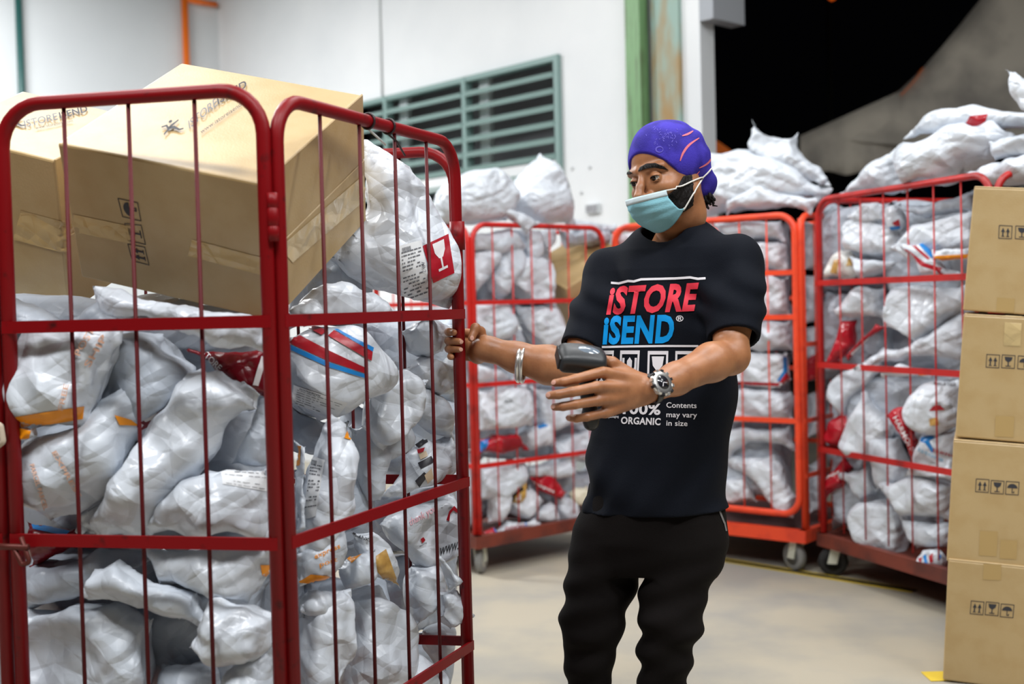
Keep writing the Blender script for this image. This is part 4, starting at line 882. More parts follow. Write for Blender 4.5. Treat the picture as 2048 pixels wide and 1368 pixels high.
# --- right rear cage
rrow = [
 ('white bag sloping down at the left end of the right rear cage heap', .5, .2, [(1672, 388), (1720, 345), (1762, 318), (1800, 292), (1812, 380), (1700, 396)], m_bagw, 1.8),
 ('broad white bag draped along the right rear cage top rail', .3, .2, [(1796, 302), (1860, 272), (1900, 250), (1990, 240), (2032, 282), (1980, 335), (1930, 352), (1800, 386)], m_bagw, 1.6),
 ('upright twisted white bag end at the top right picture edge', 1.0, .1, [(2010, 138), (2036, 134), (2090, 180), (2080, 260), (2034, 226), (2020, 186)], m_bagw, 1.6),
 ('white bag at the right end of the heap above the carton stack', .6, .18, [(1930, 348), (1990, 318), (2090, 290), (2090, 370), (1985, 378)], m_bagw, 1.2),
 ('white bag at the right picture edge beneath the red patched bag', 1.0, .18, [(1976, 282), (2090, 252), (2090, 318), (1990, 322)], m_bag, 1.2),
 ('small crinkled white bag under the right rear cage top rail', .1, .08, [(1692, 432), (1730, 410), (1772, 404), (1772, 442), (1722, 448)], m_bagw, 2.2),
 ('squared white bag at upper left of the right rear cage', .0, .15, [(1686, 452), (1722, 434), (1812, 454), (1812, 522), (1750, 522), (1688, 502)], m_bagw, 1.0),
 ('long boxy white bag in the upper bay of the right rear cage', .0, .15, [(1776, 494), (1832, 440), (1955, 416), (1955, 502), (1822, 524)], m_bagw, .8),
 ('grey white bag just under the right rear cage top rail', .7, .16, [(1786, 412), (1955, 376), (1955, 424), (1850, 440)], m_bag2, 1.0),
 ('thin white bag with grey print beside the clear bag', .3, .08, [(1698, 512), (1800, 518), (1792, 546), (1720, 562)], m_bag, 1.2),
 ('white bag tapering to the left below the right rear cage first rail', .0, .15, [(1664, 620), (1700, 590), (1722, 574), (1772, 578), (1772, 632), (1680, 638)], m_bagw, 1.0),
 ('large white cube shaped bag in the second bay of the right rear cage', -.1, .2, [(1766, 652), (1778, 600), (1792, 578), (1842, 568), (1935, 568), (1935, 620), (1834, 692)], m_bagw, .8),
 ('long white bag sloping beneath the cube shaped bag', .0, .16, [(1700, 742), (1770, 690), (1800, 690), (1935, 626), (1930, 722), (1832, 728)], m_bagw, 1.4),
 ('white bag above the second rail at the left post of the right rear cage', .1, .15, [(1650, 800), (1662, 760), (1692, 738), (1774, 690), (1772, 742), (1722, 792), (1690, 834)], m_bag, 1.2),
 ('pointed white bag standing in the third bay of the right rear cage', -.2, .14, [(1678, 886), (1700, 840), (1728, 782), (1742, 792), (1792, 842), (1790, 872), (1752, 920), (1698, 914)], m_bagw, 1.4),
 ('white bag behind the pointed bag in the right rear cage', .4, .15, [(1738, 860), (1802, 872), (1824, 972), (1750, 984)], m_bag, 1.0),
 ('white bag under the third rail near the left post of the right rear cage', .1, .14, [(1676, 950), (1740, 928), (1764, 982), (1722, 1004)], m_bag, 1.8),
 ('wide white bag below the third rail of the right rear cage', -.1, .16, [(1756, 972), (1850, 948), (1914, 968), (1908, 1042), (1800, 1034)], m_bagw, 1.0),
 ('tall white bag resting on the deck of the right rear cage', -.1, .16, [(1706, 1042), (1722, 1000), (1792, 998), (1812, 1062), (1802, 1116), (1752, 1106), (1718, 1082)], m_bagw, 1.4),
 ('white bag beside the carton stack low in the right rear cage', .2, .16, [(1796, 1032), (1905, 1040), (1905, 1096), (1832, 1098)], m_bag, 1.0)]
for lab, ly, t, p_, m_, cr in rrow: bag('RB', ly, t, lab, p_, m_, crum=cr)
bag('RB', 1.2, .2, 'white bag with two bright red patches on top of the right rear cage', [(1806, 282), (1836, 250), (1872, 220), (1962, 208), (2090, 222), (2090, 268), (1900, 284)], m_bagw, [('p', m_redfilm, [(1922, 262), (1940, 232), (1976, 228), (1966, 258)]), ('p', m_redfilm, [(1830, 280), (1838, 270), (1846, 268), (1844, 278)])])
bag('RB', -.1, .1, 'clear bag of golden brown goods at left in the right rear cage', [(1646, 552), (1660, 520), (1682, 498), (1702, 502), (1744, 546), (1700, 558)], m_clear, [('p', m_gold, [(1660, 545), (1668, 520), (1678, 518), (1674, 548)], 'goods'), ('p', m_gold, [(1692, 532), (1698, 512), (1730, 516), (1726, 532)], 'goods')])
bag('RB', -.1, .08, 'white bag with red and blue stripes slanting in the upper bay', [(1798, 488), (1852, 482), (1902, 530), (1936, 556), (1890, 562), (1840, 552)], m_bagw, [('p', m_pred, [(1806, 496), (1816, 500), (1850, 526), (1884, 536), (1880, 544), (1842, 532)], 'printed_stripe'), ('p', m_pred, [(1822, 490), (1830, 490), (1860, 516), (1856, 520)], 'printed_stripe'), ('p', m_pblue, [(1838, 490), (1848, 486), (1870, 514), (1862, 516)], 'printed_stripe'), ('p', m_pred, [(1872, 540), (1880, 542), (1900, 558), (1888, 558)], 'printed_stripe')])
bag('RB', -.1, .07, 'white bag with a bold orange seal in the upper bay at the cartons', [(1862, 500), (1940, 494), (1940, 524), (1868, 524)], m_bagw, [('p', m_porange, [(1866, 512), (1938, 508), (1938, 516), (1870, 522)], 'seal_strip')])
bag('RB', .0, .08, 'red bag folded upright at the left post of the right rear cage', [(1648, 730), (1664, 690), (1682, 640), (1712, 640), (1712, 690), (1690, 712), (1664, 734)], m_redfilm)
bag('RB', -.1, .07, 'shiny red bag slanting below the tapering white bag', [(1690, 712), (1712, 680), (1752, 648), (1768, 654), (1720, 702), (1696, 722)], m_redfilm, [('p', m_pwhite, [(1700, 708), (1740, 672), (1744, 674), (1706, 710)], 'pale_line')])
bag('RB', .1, .07, 'small white bag with an orange seal over the second rail of the right rear cage', [(1762, 742), (1800, 726), (1864, 742), (1862, 758), (1764, 758)], m_bagw, [('p', m_porange, [(1832, 742), (1858, 738), (1858, 750), (1834, 752)], 'seal_strip')])
bag('RB', .2, .08, 'red bag with blue trace left of the pointed white bag', [(1648, 872), (1662, 838), (1704, 818), (1708, 858), (1690, 890), (1660, 892)], m_redfilm, [('p', m_pblue, [(1686, 822), (1702, 818), (1702, 828), (1690, 830)])])
bag('RB', -.2, .07, 'red strip shaped bag with white lettering in the third bay', [(1772, 832), (1790, 814), (1812, 812), (1832, 880), (1824, 918), (1812, 910)], m_redfilm, [('t', m_pwhite, 'HARMONI', (1786, 836), (36, 68), (8, -5), .01)])
bag('RB', -.2, .13, 'white bag with a small red and brown sticker in the third bay', [(1806, 822), (1830, 792), (1852, 768), (1922, 758), (1918, 852), (1872, 872), (1830, 862)], m_bagw, [('p', m_pred, [(1858, 822), (1866, 812), (1880, 810), (1890, 820)], 'sticker'), ('p', m_gold, [(1858, 838), (1876, 834), (1878, 850), (1860, 852)], 'sticker'), ('t', m_lightink, 'MALAYSIA', (1868, 746 + 24), (44, 2), (0, -6))], crum=1)
bag('RB', -.1, .13, 'white bag with a blue figure mark and small print above the third rail', [(1808, 952), (1824, 912), (1842, 868), (1918, 858), (1914, 964), (1860, 962)], m_bagw, [('p', m_pblue, [(1838, 876), (1862, 870), (1870, 876), (1858, 882), (1868, 900), (1864, 906), (1850, 886), (1842, 884)], 'printed_mark'), ('t', mat('faint_blue', (150, 200, 226), .5), 'istore', (1836, 902), (50, 22), (2, -9)), ('t', m_pred, 'isend', (1866, 902), (44, 14), (2, -7))])
bag('RB', .0, .09, 'red bag with white lettering below the left end of the third rail', [(1640, 990), (1650, 950), (1690, 908), (1706, 936), (1690, 970), (1656, 996)], m_redfilm, [('t', m_pwhite, 'pos', (1650, 958), (28, -12), (2, -8), .03)])
bag('RB', -.2, .08, 'small white bag with red and blue print on the right rear cage deck', [(1832, 1122), (1850, 1104), (1872, 1098), (1893, 1116), (1884, 1142), (1840, 1138)], m_bagw, [('p', m_pblue, [[(1846, 1112), (1852, 1108), (1856, 1130), (1850, 1130)], [(1876, 1108), (1884, 1110), (1878, 1122)]]), ('p', m_pred, [[(1858, 1112), (1866, 1106), (1866, 1124), (1860, 1126)], [(1836, 1118), (1844, 1114), (1842, 1128)]])], crum=1.8)
bag('RB', .4, .1, 'white bag with red and blue corner under the right rear cage top rail', [(1768, 420), (1800, 404), (1812, 440), (1800, 462), (1776, 462)], m_bagw, [('p', m_pred, [(1784, 446), (1798, 438), (1800, 452), (1790, 452)]), ('p', m_pblue, [(1778, 454), (1800, 452), (1800, 458), (1782, 460)])], nres=16)
for k, p_ in enumerate(([(1650, 420), (1800, 400), (1800, 560), (1650, 570)], [(1780, 430), (1950, 400), (1940, 640), (1780, 640)], [(1650, 580), (1800, 580), (1800, 760), (1650, 760)], [(1700, 740), (1930, 740), (1930, 900), (1700, 900)], [(1660, 880), (1920, 880), (1900, 1080), (1660, 1060)])):
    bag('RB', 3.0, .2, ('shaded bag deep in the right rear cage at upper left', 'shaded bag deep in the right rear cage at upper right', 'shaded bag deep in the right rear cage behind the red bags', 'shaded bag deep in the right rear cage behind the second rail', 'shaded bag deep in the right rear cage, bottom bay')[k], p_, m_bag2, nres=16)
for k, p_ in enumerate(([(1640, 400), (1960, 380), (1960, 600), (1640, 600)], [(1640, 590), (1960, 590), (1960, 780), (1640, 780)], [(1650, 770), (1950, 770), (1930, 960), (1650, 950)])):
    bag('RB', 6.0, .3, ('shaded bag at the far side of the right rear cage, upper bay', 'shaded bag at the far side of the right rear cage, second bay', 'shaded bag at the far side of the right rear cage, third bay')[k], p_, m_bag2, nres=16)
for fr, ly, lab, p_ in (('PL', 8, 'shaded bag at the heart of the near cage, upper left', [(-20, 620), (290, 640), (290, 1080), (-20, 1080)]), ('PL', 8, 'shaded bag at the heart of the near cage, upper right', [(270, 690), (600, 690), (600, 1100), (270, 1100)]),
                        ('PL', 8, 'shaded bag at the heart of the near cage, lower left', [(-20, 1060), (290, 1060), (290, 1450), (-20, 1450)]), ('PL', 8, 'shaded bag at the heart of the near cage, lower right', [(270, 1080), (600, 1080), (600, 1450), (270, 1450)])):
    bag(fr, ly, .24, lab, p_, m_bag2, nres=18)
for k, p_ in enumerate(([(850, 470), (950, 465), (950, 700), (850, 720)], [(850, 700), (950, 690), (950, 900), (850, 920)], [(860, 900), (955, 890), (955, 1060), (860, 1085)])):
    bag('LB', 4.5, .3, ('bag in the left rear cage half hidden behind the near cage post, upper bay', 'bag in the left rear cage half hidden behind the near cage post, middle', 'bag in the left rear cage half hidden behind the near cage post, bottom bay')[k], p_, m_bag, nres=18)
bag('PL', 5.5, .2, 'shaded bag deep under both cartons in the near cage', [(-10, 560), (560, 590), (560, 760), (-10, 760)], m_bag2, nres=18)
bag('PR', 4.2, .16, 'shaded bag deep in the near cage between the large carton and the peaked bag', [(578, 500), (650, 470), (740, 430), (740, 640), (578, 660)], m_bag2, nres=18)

# ---------------------------------------------------------------- signed distance modelling for the worker
def A3(v): return np.array(tuple(v), float)
class Sdf:
    def __init__(s): s.ops = []
    def add(s, fn, c, r, k=.01, op='u'): s.ops.append((op, k, fn, A3(c), r)); return s
    def cap(s, a, b, ra, rb, k=.012, op='u', sq=None):
        a = A3(a); b = A3(b); ba = b - a; L2 = max(ba @ ba, 1e-12)
        def fn(P):
            pa = P - a; h = np.clip(pa @ ba / L2, 0, 1); q = pa - h[:, None] * ba
            if sq is not None: ax, f = sq; q = q + ((q @ ax) * (f - 1))[:, None] * ax      # squash: f>1 thins along ax
            return np.sqrt((q * q).sum(1)) - (ra + (rb - ra) * h)
        return s.add(fn, (a + b) / 2, math.sqrt(L2) / 2 + max(ra, rb), k, op)
    def chain(s, pts, rad, k=.012, op='u', sq=None):
        for i in range(len(pts) - 1): s.cap(pts[i], pts[i + 1], rad[i], rad[i + 1], k, op, sq)
        return s
    def ell(s, c, axes, rad, k=.012, op='u'):
        c = A3(c); R = np.array([A3(a) for a in axes]); r = np.array(rad, float)
        def fn(P):
            q = (P - c) @ R.T; k0 = np.sqrt(((q / r) ** 2).sum(1)); k1 = np.sqrt(((q / r ** 2) ** 2).sum(1)) + 1e-9
            return k0 * (k0 - 1) / k1
        return s.add(fn, c, max(rad), k, op)
    def __call__(s, P, c=None, rad=None):
        d = np.full(len(P), .12)
        for op, k, fn, pc, pr in s.ops:
            if c is not None and np.linalg.norm(c - pc) - pr - rad > (.1 if op == 'u' else .03 + k): continue
            e = fn(P) if fn else None
            if op == 'u':
                h = np.clip(.5 + .5 * (d - e) / k, 0, 1); d = d + (e - d) * h - k * h * (1 - h)
            elif op == 's':
                e = -e; h = np.clip(.5 - .5 * (d - e) / k, 0, 1); d = d + (e - d) * h + k * h * (1 - h)
            elif op == 'i': d = np.maximum(d, e)
            elif op == 'd': d = d + e
            elif op == 'shell': d = np.abs(d + k) - k
        return d
EC = [(a, b) for a in range(8) for b in range(8) if a < b and bin(a ^ b).count('1') == 1]
def polygonize(f, lo, hi, h, B=16):
    lo = np.array(lo, float); hi = np.array(hi, float); nb = np.ceil((hi - lo) / (B * h)).astype(int)
    idx = np.stack(np.meshgrid(*[np.arange(n) for n in nb], indexing='ij'), -1).reshape(-1, 3)
    cen = lo + (idx + .5) * B * h; d = f(cen); rad = B * h * .87; idx = idx[np.abs(d) < rad + .03]
    g = np.stack(np.meshgrid(*[np.arange(B + 1)] * 3, indexing='ij'), -1).reshape(-1, 3)
    key = lambda q: ((q[:, 0] + 1) * 4096 + q[:, 1] + 1) * 4096 + q[:, 2] + 1
    VK = []; VP = []; Q = []
    off = np.array([[(c >> 2) & 1, (c >> 1) & 1, c & 1] for c in range(8)])
    for b in idx:
        base_ = b * B; P = lo + (base_ + g) * h; v = f(P, lo + (base_ + B / 2) * h, rad).reshape(B + 1, B + 1, B + 1); s = v < 0
        if s.all() or not s.any(): continue
        cs = np.stack([s[o[0]:B + o[0], o[1]:B + o[1], o[2]:B + o[2]] for o in off], -1); mix = cs.any(-1) & ~cs.all(-1); ii = np.argwhere(mix)
        if len(ii):
            cv = np.stack([v[ii[:, 0] + o[0], ii[:, 1] + o[1], ii[:, 2] + o[2]] for o in off], 1); p = np.zeros((len(ii), 3)); n = np.zeros(len(ii))
            for a, c in EC:
                va, vc = cv[:, a], cv[:, c]; m = (va < 0) != (vc < 0); t = np.where(m, va / np.where(m, va - vc, 1), 0)
                p += (off[a] + (off[c] - off[a]) * t[:, None]) * m[:, None]; n += m
            VK.append(key(base_ + ii)); VP.append(lo + (base_ + ii + p / n[:, None]) * h)
        for ax in range(3):
            u, w_ = (ax + 1) % 3, (ax + 2) % 3
            sl0 = [slice(0, B)] * 3; sl1 = [slice(0, B)] * 3; sl1[ax] = slice(1, B + 1); s0 = s[tuple(sl0)]; s1 = s[tuple(sl1)]
            ee = np.argwhere(s0 != s1)
            if not len(ee): continue
            ins = s0[ee[:, 0], ee[:, 1], ee[:, 2]]; G = base_ + ee; du = np.zeros(3, int); du[u] = 1; dw = np.zeros(3, int); dw[w_] = 1
            q = np.stack([key(G - du - dw), key(G - dw), key(G), key(G - du)], 1); q[~ins] = q[~ins][:, ::-1]; Q.append(q)
    VK = np.concatenate(VK); VP = np.concatenate(VP); Q = np.concatenate(Q); o = np.argsort(VK); VK = VK[o]; VP = VP[o]
    j = np.searchsorted(VK, Q); j = np.clip(j, 0, len(VK) - 1); ok = (VK[j] == Q).all(1)
    return VP, j[ok]

# ---------------------------------------------------------------- the worker
foot = W(1310, 1650, 3.0); foot.z = 0
worker = thing('person', 'person in black printed t-shirt, purple head cover and blue mask gripping the near cage', 'person', foot)
CF = Vector((-.5, -.866, 0)); CS = Vector((.866, -.5, 0))          # chest forward and his left side
hy = math.radians(47); F0 = Vector((-math.sin(hy), -math.cos(hy), 0)); S0 = Vector((math.cos(hy), -math.sin(hy), 0))
hp = math.radians(9); hr = math.radians(7)
HF = F0 * math.cos(hp) - Z * math.sin(hp); HU = Z * math.cos(hp) + F0 * math.sin(hp)
HS, HU = S0 * math.cos(hr) + HU * math.sin(hr), HU * math.cos(hr) - S0 * math.sin(hr)
HSC = 1.02; HO = W(1306, 355, 2.895) - (HF * .0895 + HS * .0325 - HU * .003) * HSC
def hd(f, s, u): return HO + (HF * f + HS * s + HU * u) * HSC
HAX = (HF, HS, HU)
def hr3(*r): return [a * HSC for a in r]
body = Sdf()
# head
body.ell(hd(-.012, 0, .040), HAX, hr3(.098, .076, .088), .01)
body.ell(hd(.022, 0, -.030), HAX, hr3(.068, .064, .080), .02)
body.ell(hd(.050, 0, -.098), HAX, hr3(.034, .032, .022), .03)
for s in (-1, 1):
    body.cap(hd(-.012, s * .056, -.05), hd(.045, s * .024, -.098), .018, .016, .025)
    body.ell(hd(.055, s * .042, -.030), HAX, hr3(.024, .022, .020), .02)
    body.cap(hd(.082, s * .012, .020), hd(.070, s * .048, .020), .011, .010, .012)
    body.ell(hd(-.022, s * .062, -.024), HAX, hr3(.014, .007, .022), .006)
    body.ell(hd(.098, s * .034, -.002), HAX, hr3(.019, .017, .0125), .010, 's')
    body.cap(hd(.090, s * .0135, -.043), hd(.102, s * .011, -.045), .0095, .0095, .008)
body.chain([hd(.084, 0, .012), hd(.104, 0, -.018), hd(.117, 0, -.039)], [.0085, .0090, .0122], .009)
def lidfn(s):
    c = A3(hd(.0775, s * .0325, -.003)); R = np.array([A3(HF), A3(HS), A3(HU)])
    def fn(P):
        q = (P - c) @ R.T / HSC; sp = np.sqrt((q * q).sum(1)) - .0138
        v = q[:, 2] + .0022 - .10 * s * q[:, 1]; al = np.sqrt((q[:, 1] / .0128) ** 2 + (v / np.where(v > 0, .0046, .0050)) ** 2 + 1e-9) - 1
        op = np.where(q[:, 0] > 0, al * .005, .01)
        return np.maximum(sp, -op) * HSC
    return fn
for s in (-1, 1): body.add(lidfn(s), hd(.0775, s * .0325, -.003), .016, .0035)   # lids with an almond opening
# neck and hidden trunk
NB = W(1352, 500, 3.06)
body.chain([hd(-.030, 0, -.04), hd(-.028, 0, -.10), NB, NB - Z * .08], [.058, .053, .055, .056], .03)
cx_ = lambda y, x, Y: W(x, y, Y)
SL = W(1463, 532, 2.92); SR = W(1225, 556, 3.09)
trunk = [W(1345, 560, 3.04), W(1332, 700, 3.03), W(1318, 900, 3.02), W(1312, 1040, 3.02)]
body.chain(trunk, [.085, .085, .085, .09], .05)
body.chain([SL, (SL + SR) / 2 - Z * .03, SR], [.045, .06, .045], .04)
for a, k_, b in ((W(1222, 1080, 3.06), W(1180, 1290, 3.0), W(1178, 1590, 3.05)), (W(1378, 1080, 2.97), W(1333, 1285, 2.95), W(1322, 1590, 3.0))):
    body.chain([a, k_, b], [.07, .044, .034], .03)
    body.cap(b - Z * .03, b + CF * .12 - Z * .06, .032, .028, .03)
NHEAD = len(body.ops)
# his left arm, coming towards the camera (right of picture)
EL = W(1462, 712, 2.79); WLft = W(1300, 779, 2.605)
body.chain([SL, SL + (EL - SL) * .6, EL], [.052, .045, .041], .03)
fd = (WLft - EL)
body.chain([EL, EL + fd * .25 + Z * .004, EL + fd * .7, WLft], [.040, .0425, .034, .029], .02)
# his left hand
pn = (Vector((0, -1, 0)) + Vector((.1, 0, .25))).normalized()
mcp = [W(1204, 744, 2.545), W(1193, 774, 2.52), W(1196, 801, 2.525), W(1210, 825, 2.545)]
w0 = [W(1286, 764, 2.605), W(1284, 776, 2.60), W(1284, 787, 2.60), W(1284, 797, 2.605)]
for a, b in zip(w0, mcp): body.cap(a, b, .0165, .0125, .012)
body.cap(W(1278, 762, 2.61), W(1224, 726, 2.585), .0165, .0135, .014)
body.chain([W(1224, 726, 2.585), W(1186, 714, 2.615), W(1158, 722, 2.63)], [.013, .011, .009], .006)
fing = [([W(1152, 758, 2.51), W(1128, 764, 2.505), W(1110, 766, 2.515)], .0105),
        ([W(1144, 784, 2.485), W(1117, 789, 2.485), W(1099, 791, 2.495)], .0105),
        ([W(1150, 809, 2.49), W(1126, 813, 2.492), W(1109, 814, 2.505)], .0100),
        ([W(1174, 834, 2.515), W(1153, 837, 2.515), W(1139, 836, 2.525)], .0092)]
for m0, (c, r) in zip(mcp, fing): body.chain([m0] + c, [r * 1.12, r, r * .94, r * .8], .003)
# his right arm, reaching to the cage post (left of picture)
ER = W(1146, 741, 2.95); WR = W(973, 696, 2.985)
body.chain([SR, SR + (ER - SR) * .6, ER], [.050, .043, .039], .03)
fd = WR - ER
body.chain([ER, ER + fd * .28 - Z * .002, ER + fd * .65 - Z * .004, WR], [.040, .046, .036, .0285], .02)
body.cap(WR + Vector((.004, 0, -.004)), W(956, 703, 3.01), .028, .025, .02)
body.cap(W(962, 684, 3.015), W(955, 712, 3.02), .020, .019, .015)
body.cap(W(960, 690, 3.03), W(934, 690, 3.053), .021, .0155, .014)
body.cap(W(960, 706, 3.03), W(932, 706, 3.053), .020, .0145, .014)
fr_ = [(664, .0098, 914), (682, .0100, 925), (698, .0096, 924), (713, .0085, 909)]
for i, (y, r, tx) in enumerate(fr_):
    body.chain([W(950, y + 3, 3.045), W(916, y, 3.055), W(897 if i < 3 else 902, y, 3.035), W(900 if i < 3 else 901, y, 2.985), W(tx - 6, y + 1, 2.966)], [r * 1.15, r * 1.05, r, r * .95, r * .82], .003)
body.chain([W(965, 697, 3.01), W(960, 664, 2.995), W(951, 656, 2.975), W(943, 676, 2.962)], [.017, .0135, .0115, .0095], .006)
lo = (-.22, 2.40, -.005); hi = (.72, 3.26, 1.72)
BV, BF = polygonize(body, lo, hi, .0026)
bo = add('body', BV, BF, m_skin, worker); bvB = bvh_of(BV, BF.tolist())
# finger nails
def nail(c, n, u, a, b):
    c, n, u = Vector(c), Vector(n).normalized(), Vector(u); u = (u - n * u.dot(n)).normalized(); v = n.cross(u); q = MB()
    V = [c + n * .0017]
    for k in range(12): t = 2 * PI * k / 12; V.append(c + u * a * math.cos(t) + v * b * math.sin(t) + n * .0002)
    q.put(V, [(0, k + 1, (k + 1) % 12 + 1) for k in range(12)]); q.build('finger_nail', m_nail, worker)
for px, py, ux in ((915, 664, 1), (923, 684, 1), (922, 699, 1), (944, 676, 0), (1107, 765, -1), (1096, 790, -1), (1106, 813, -1), (1136, 836, -1)):
    d = ray(px, py).normalized(); h = bvB.ray_cast(CAM, d)
    if h[0] is not None:
        n = h[1] if h[1].dot(d) < 0 else -h[1]
        nail(h[0], n, RT if ux else UPV, .006, .005)
# eyes
for s in (-1, 1):
    c = hd(.0775, s * .0325, -.003); q = MB()
    q.lathe(c, HF, [(-.0122 * HSC * math.cos(t), max(.0004, .0122 * HSC * math.sin(t))) for t in [PI * i / 12 for i in range(13)]], 20)
    e = q.build('eye', m_eye, worker); g = (HF - HS * .10 - HU * .22).normalized(); q = MB()
    q.lathe(c + g * .0100 * HSC, g, [(0, .0072), (.0016, .0056), (.0026, .001)], 18); q.build('iris', m_iris, e)
for s in (-1, 1):
    c = hd(.0775, s * .0325, -.003); L = []
    for k in range(13):
        t = PI * k / 12; ss_, uu = .0128 * math.cos(t), -.0022 + .0046 * math.sin(t) + .10 * s * .0128 * math.cos(t)
        L.append(c + (HS * ss_ + HU * uu + HF * math.sqrt(max(1e-6, .0140 ** 2 - ss_ ** 2 - uu ** 2))) * HSC)
    q = MB(); q.tube(L, [.0005 + .0009 * math.sin(PI * k / 12) for k in range(13)], 6); q.build('eyelash', m_hair, worker)
# brows, beard, nape hair
decal('eyebrow', tri_polys([[(1277, 343), (1281, 335), (1294, 328), (1311, 327), (1326, 332), (1337, 341), (1324, 337), (1309, 335), (1294, 337)]]), bvB, m_hair, worker, off=.001, mx=3, thick=.0018)
decal('eyebrow', tri_polys([[(1249, 350), (1250, 343), (1256, 341), (1266, 346), (1261, 348)]]), bvB, m_hair, worker, off=.001, mx=3, thick=.0018)
beard = Sdf(); beard.ops = list(body.ops[:NHEAD]); beard.add(lambda P: np.full(len(P), -.0045), HO, 1, op='d')
def region(P):
    q = (P - A3(HO)) / HSC; f, s, u = q @ A3(HF), q @ A3(HS), q @ A3(HU)
    return np.maximum.reduce([u + .014 + .7 * np.maximum(0, f - .018), .004 - f - .35 * np.maximum(0, u + .05), -(u + .098) + .4 * np.maximum(0, .03 - f), .02 - np.abs(s) + np.maximum(0, f - .03) * -2]) * HSC
beard.add(region, HO, 1, op='i')
hv, hf = polygonize(beard, A3(HO) - .16, A3(HO) + .16, .0028)
add('beard', hv, hf, m_hair, worker)
rg = random.Random(5); q = MB()
for k in range(26):
    b = hd(-.085 + rg.uniform(-.012, .014), rg.uniform(.015, .055), -.075 + rg.uniform(-.01, .012)); d = Vector((rg.uniform(-.3, .8), rg.uniform(-.5, .2), -1)).normalized()
    q.tube([b, b + d * .010, b + d * .017 + Vector((rg.uniform(-.004, .005), 0, .001)), b + d * .022 + Vector((rg.uniform(-.005, .007), 0, .003))], [.004, .004, .003, .0012], 5)
q.build('hair', m_hair, worker)
# head cover
tb = Sdf()
tb.ell(hd(-.014, 0, .040), HAX, hr3(.1045, .0825, .0945), .01)
tb.ell(hd(-.055, 0, .040), HAX, hr3(.076, .076, .076), .03)
tb.ell(hd(-.096, .012, -.030), HAX, hr3(.042, .052, .048), .025)
def tcut(P):
    q = (P - A3(HO)) / HSC; f, s, u = q @ A3(HF), q @ A3(HS), q @ A3(HU)
    edge = np.maximum(.066 + 1.25 * (f - .088), -.084 + .10 * (f + .09))
    return (edge - u) * .7 * HSC
tb.add(tcut, HO, 1, op='i')
def tfold(P):
    q = (P - A3(HO)) / HSC; f, s, u = q @ A3(HF), q @ A3(HS), q @ A3(HU)
    g = np.clip((-.03 - f) / .05, 0, 1)
    return .0022 * np.sin(90 * u + 55 * f + 3 * np.sin(40 * s)) * g + .0012 * np.sin(60 * s + 50 * u)
tb.add(tfold, HO, 1, op='d')
tv, tf = polygonize(tb, A3(HO) - .2, A3(HO) + .2, .003)
cap_ = add('head_cover', tv, tf, m_turban, worker); bvT = bvh_of(tv, tf.tolist())
def curve_poly(pts, w):
    n_ = len(pts); P_ = []
    for i in range(n_ - 1):       # smooth the drawn points
        p0, p1, p2, p3 = pts[max(0, i - 1)], pts[i], pts[i + 1], pts[min(n_ - 1, i + 2)]
        for k in range(5):
            t = k / 5; P_.append(tuple(.5 * (2 * p1[d] + (p2[d] - p0[d]) * t + (2 * p0[d] - 5 * p1[d] + 4 * p2[d] - p3[d]) * t * t + (3 * p1[d] - p0[d] - 3 * p2[d] + p3[d]) * t ** 3) for d in (0, 1)))
    pts = P_ + [pts[-1]]
    L = []; R = []
    for i, (x, y) in enumerate(pts):
        a = pts[max(0, i - 1)]; b = pts[min(len(pts) - 1, i + 1)]; dx, dy = b[0] - a[0], b[1] - a[1]; l = math.hypot(dx, dy) or 1
        ww = w * (.35 + .65 * math.sin(PI * i / (len(pts) - 1))); L.append((x - dy / l * ww, y + dx / l * ww)); R.append((x + dy / l * ww, y - dx / l * ww))
    return [[L[i], L[i + 1], R[i + 1], R[i]] for i in range(len(pts) - 1)]
for pts, w_ in (([(1364, 272), (1376, 268), (1386, 262)], 2.0), ([(1360, 322), (1366, 306), (1378, 290), (1398, 276)], 2.4), ([(1398, 336), (1410, 330), (1419, 322), (1424, 310)], 1.8), ([(1382, 358), (1390, 352), (1399, 342)], 1.2)):
    decal('printed_line', tri_polys(curve_poly(pts, w_)), bvT, m_pink, cap_, off=.0012, mx=4)
rg = random.Random(8); L = []
for k in range(46):
    x, y = rg.gauss(1333, 15), rg.gauss(273, 9); a = rg.choice([.9, 1.2, -.9, 2.2]); l = rg.uniform(2, 6)
    L.append(strip((x, y), (x + l * math.cos(a), y + l * math.sin(a)), 1.1))
decal('printed_pattern', tri_polys(L + curve_poly([(1319 + 7 * math.cos(t), 299 + 5.5 * math.sin(t)) for t in [i * PI / 8 for i in range(17)]], 1.5)), bvT, m_tprint, cap_, off=.001, mx=4)
# face mask
mv = []; mf = []; NA, NBm = 40, 30
def mask_pt(a, b):
    """a across -1..1 (his right to left), b from upper edge 0 to lower edge 1"""
    top = -.040; bot = -.132; u = top + (bot - top) * b
    fr = np.interp(b, [0, .12, .35, .6, .8, 1], [.137, .139, .130, .114, .098, .066])
    side = np.interp(b, [0, .5, 1], [.068, .068, .058]); f0 = np.interp(b, [0, .5, 1], [.030, .024, .018])
    t = a * np.interp(b, [0, .35, .6, .85, 1], [1.10, 1.12, 1.2, 1.36, 1.42]); aa = abs(math.sin(t)); ff = f0 + (fr - f0) * math.cos(t) ** .85; ss = side * math.copysign(aa ** (1.15 if b < .25 else 1.0), t)
    u += (.002 + .052 * b ** 2.5) * (1 - math.cos(t))
    pl = .0030 * abs(((b * 4.2) % 1) - .5) * 2 * (1 if .15 < b < .9 else 0)
    return hd(ff + pl + .0012 * math.sin(9 * b + 7 * a), ss, u)
for i in range(NA + 1):
    for j in range(NBm + 1): mv.append(mask_pt(-1 + 2 * i / NA, j / NBm))
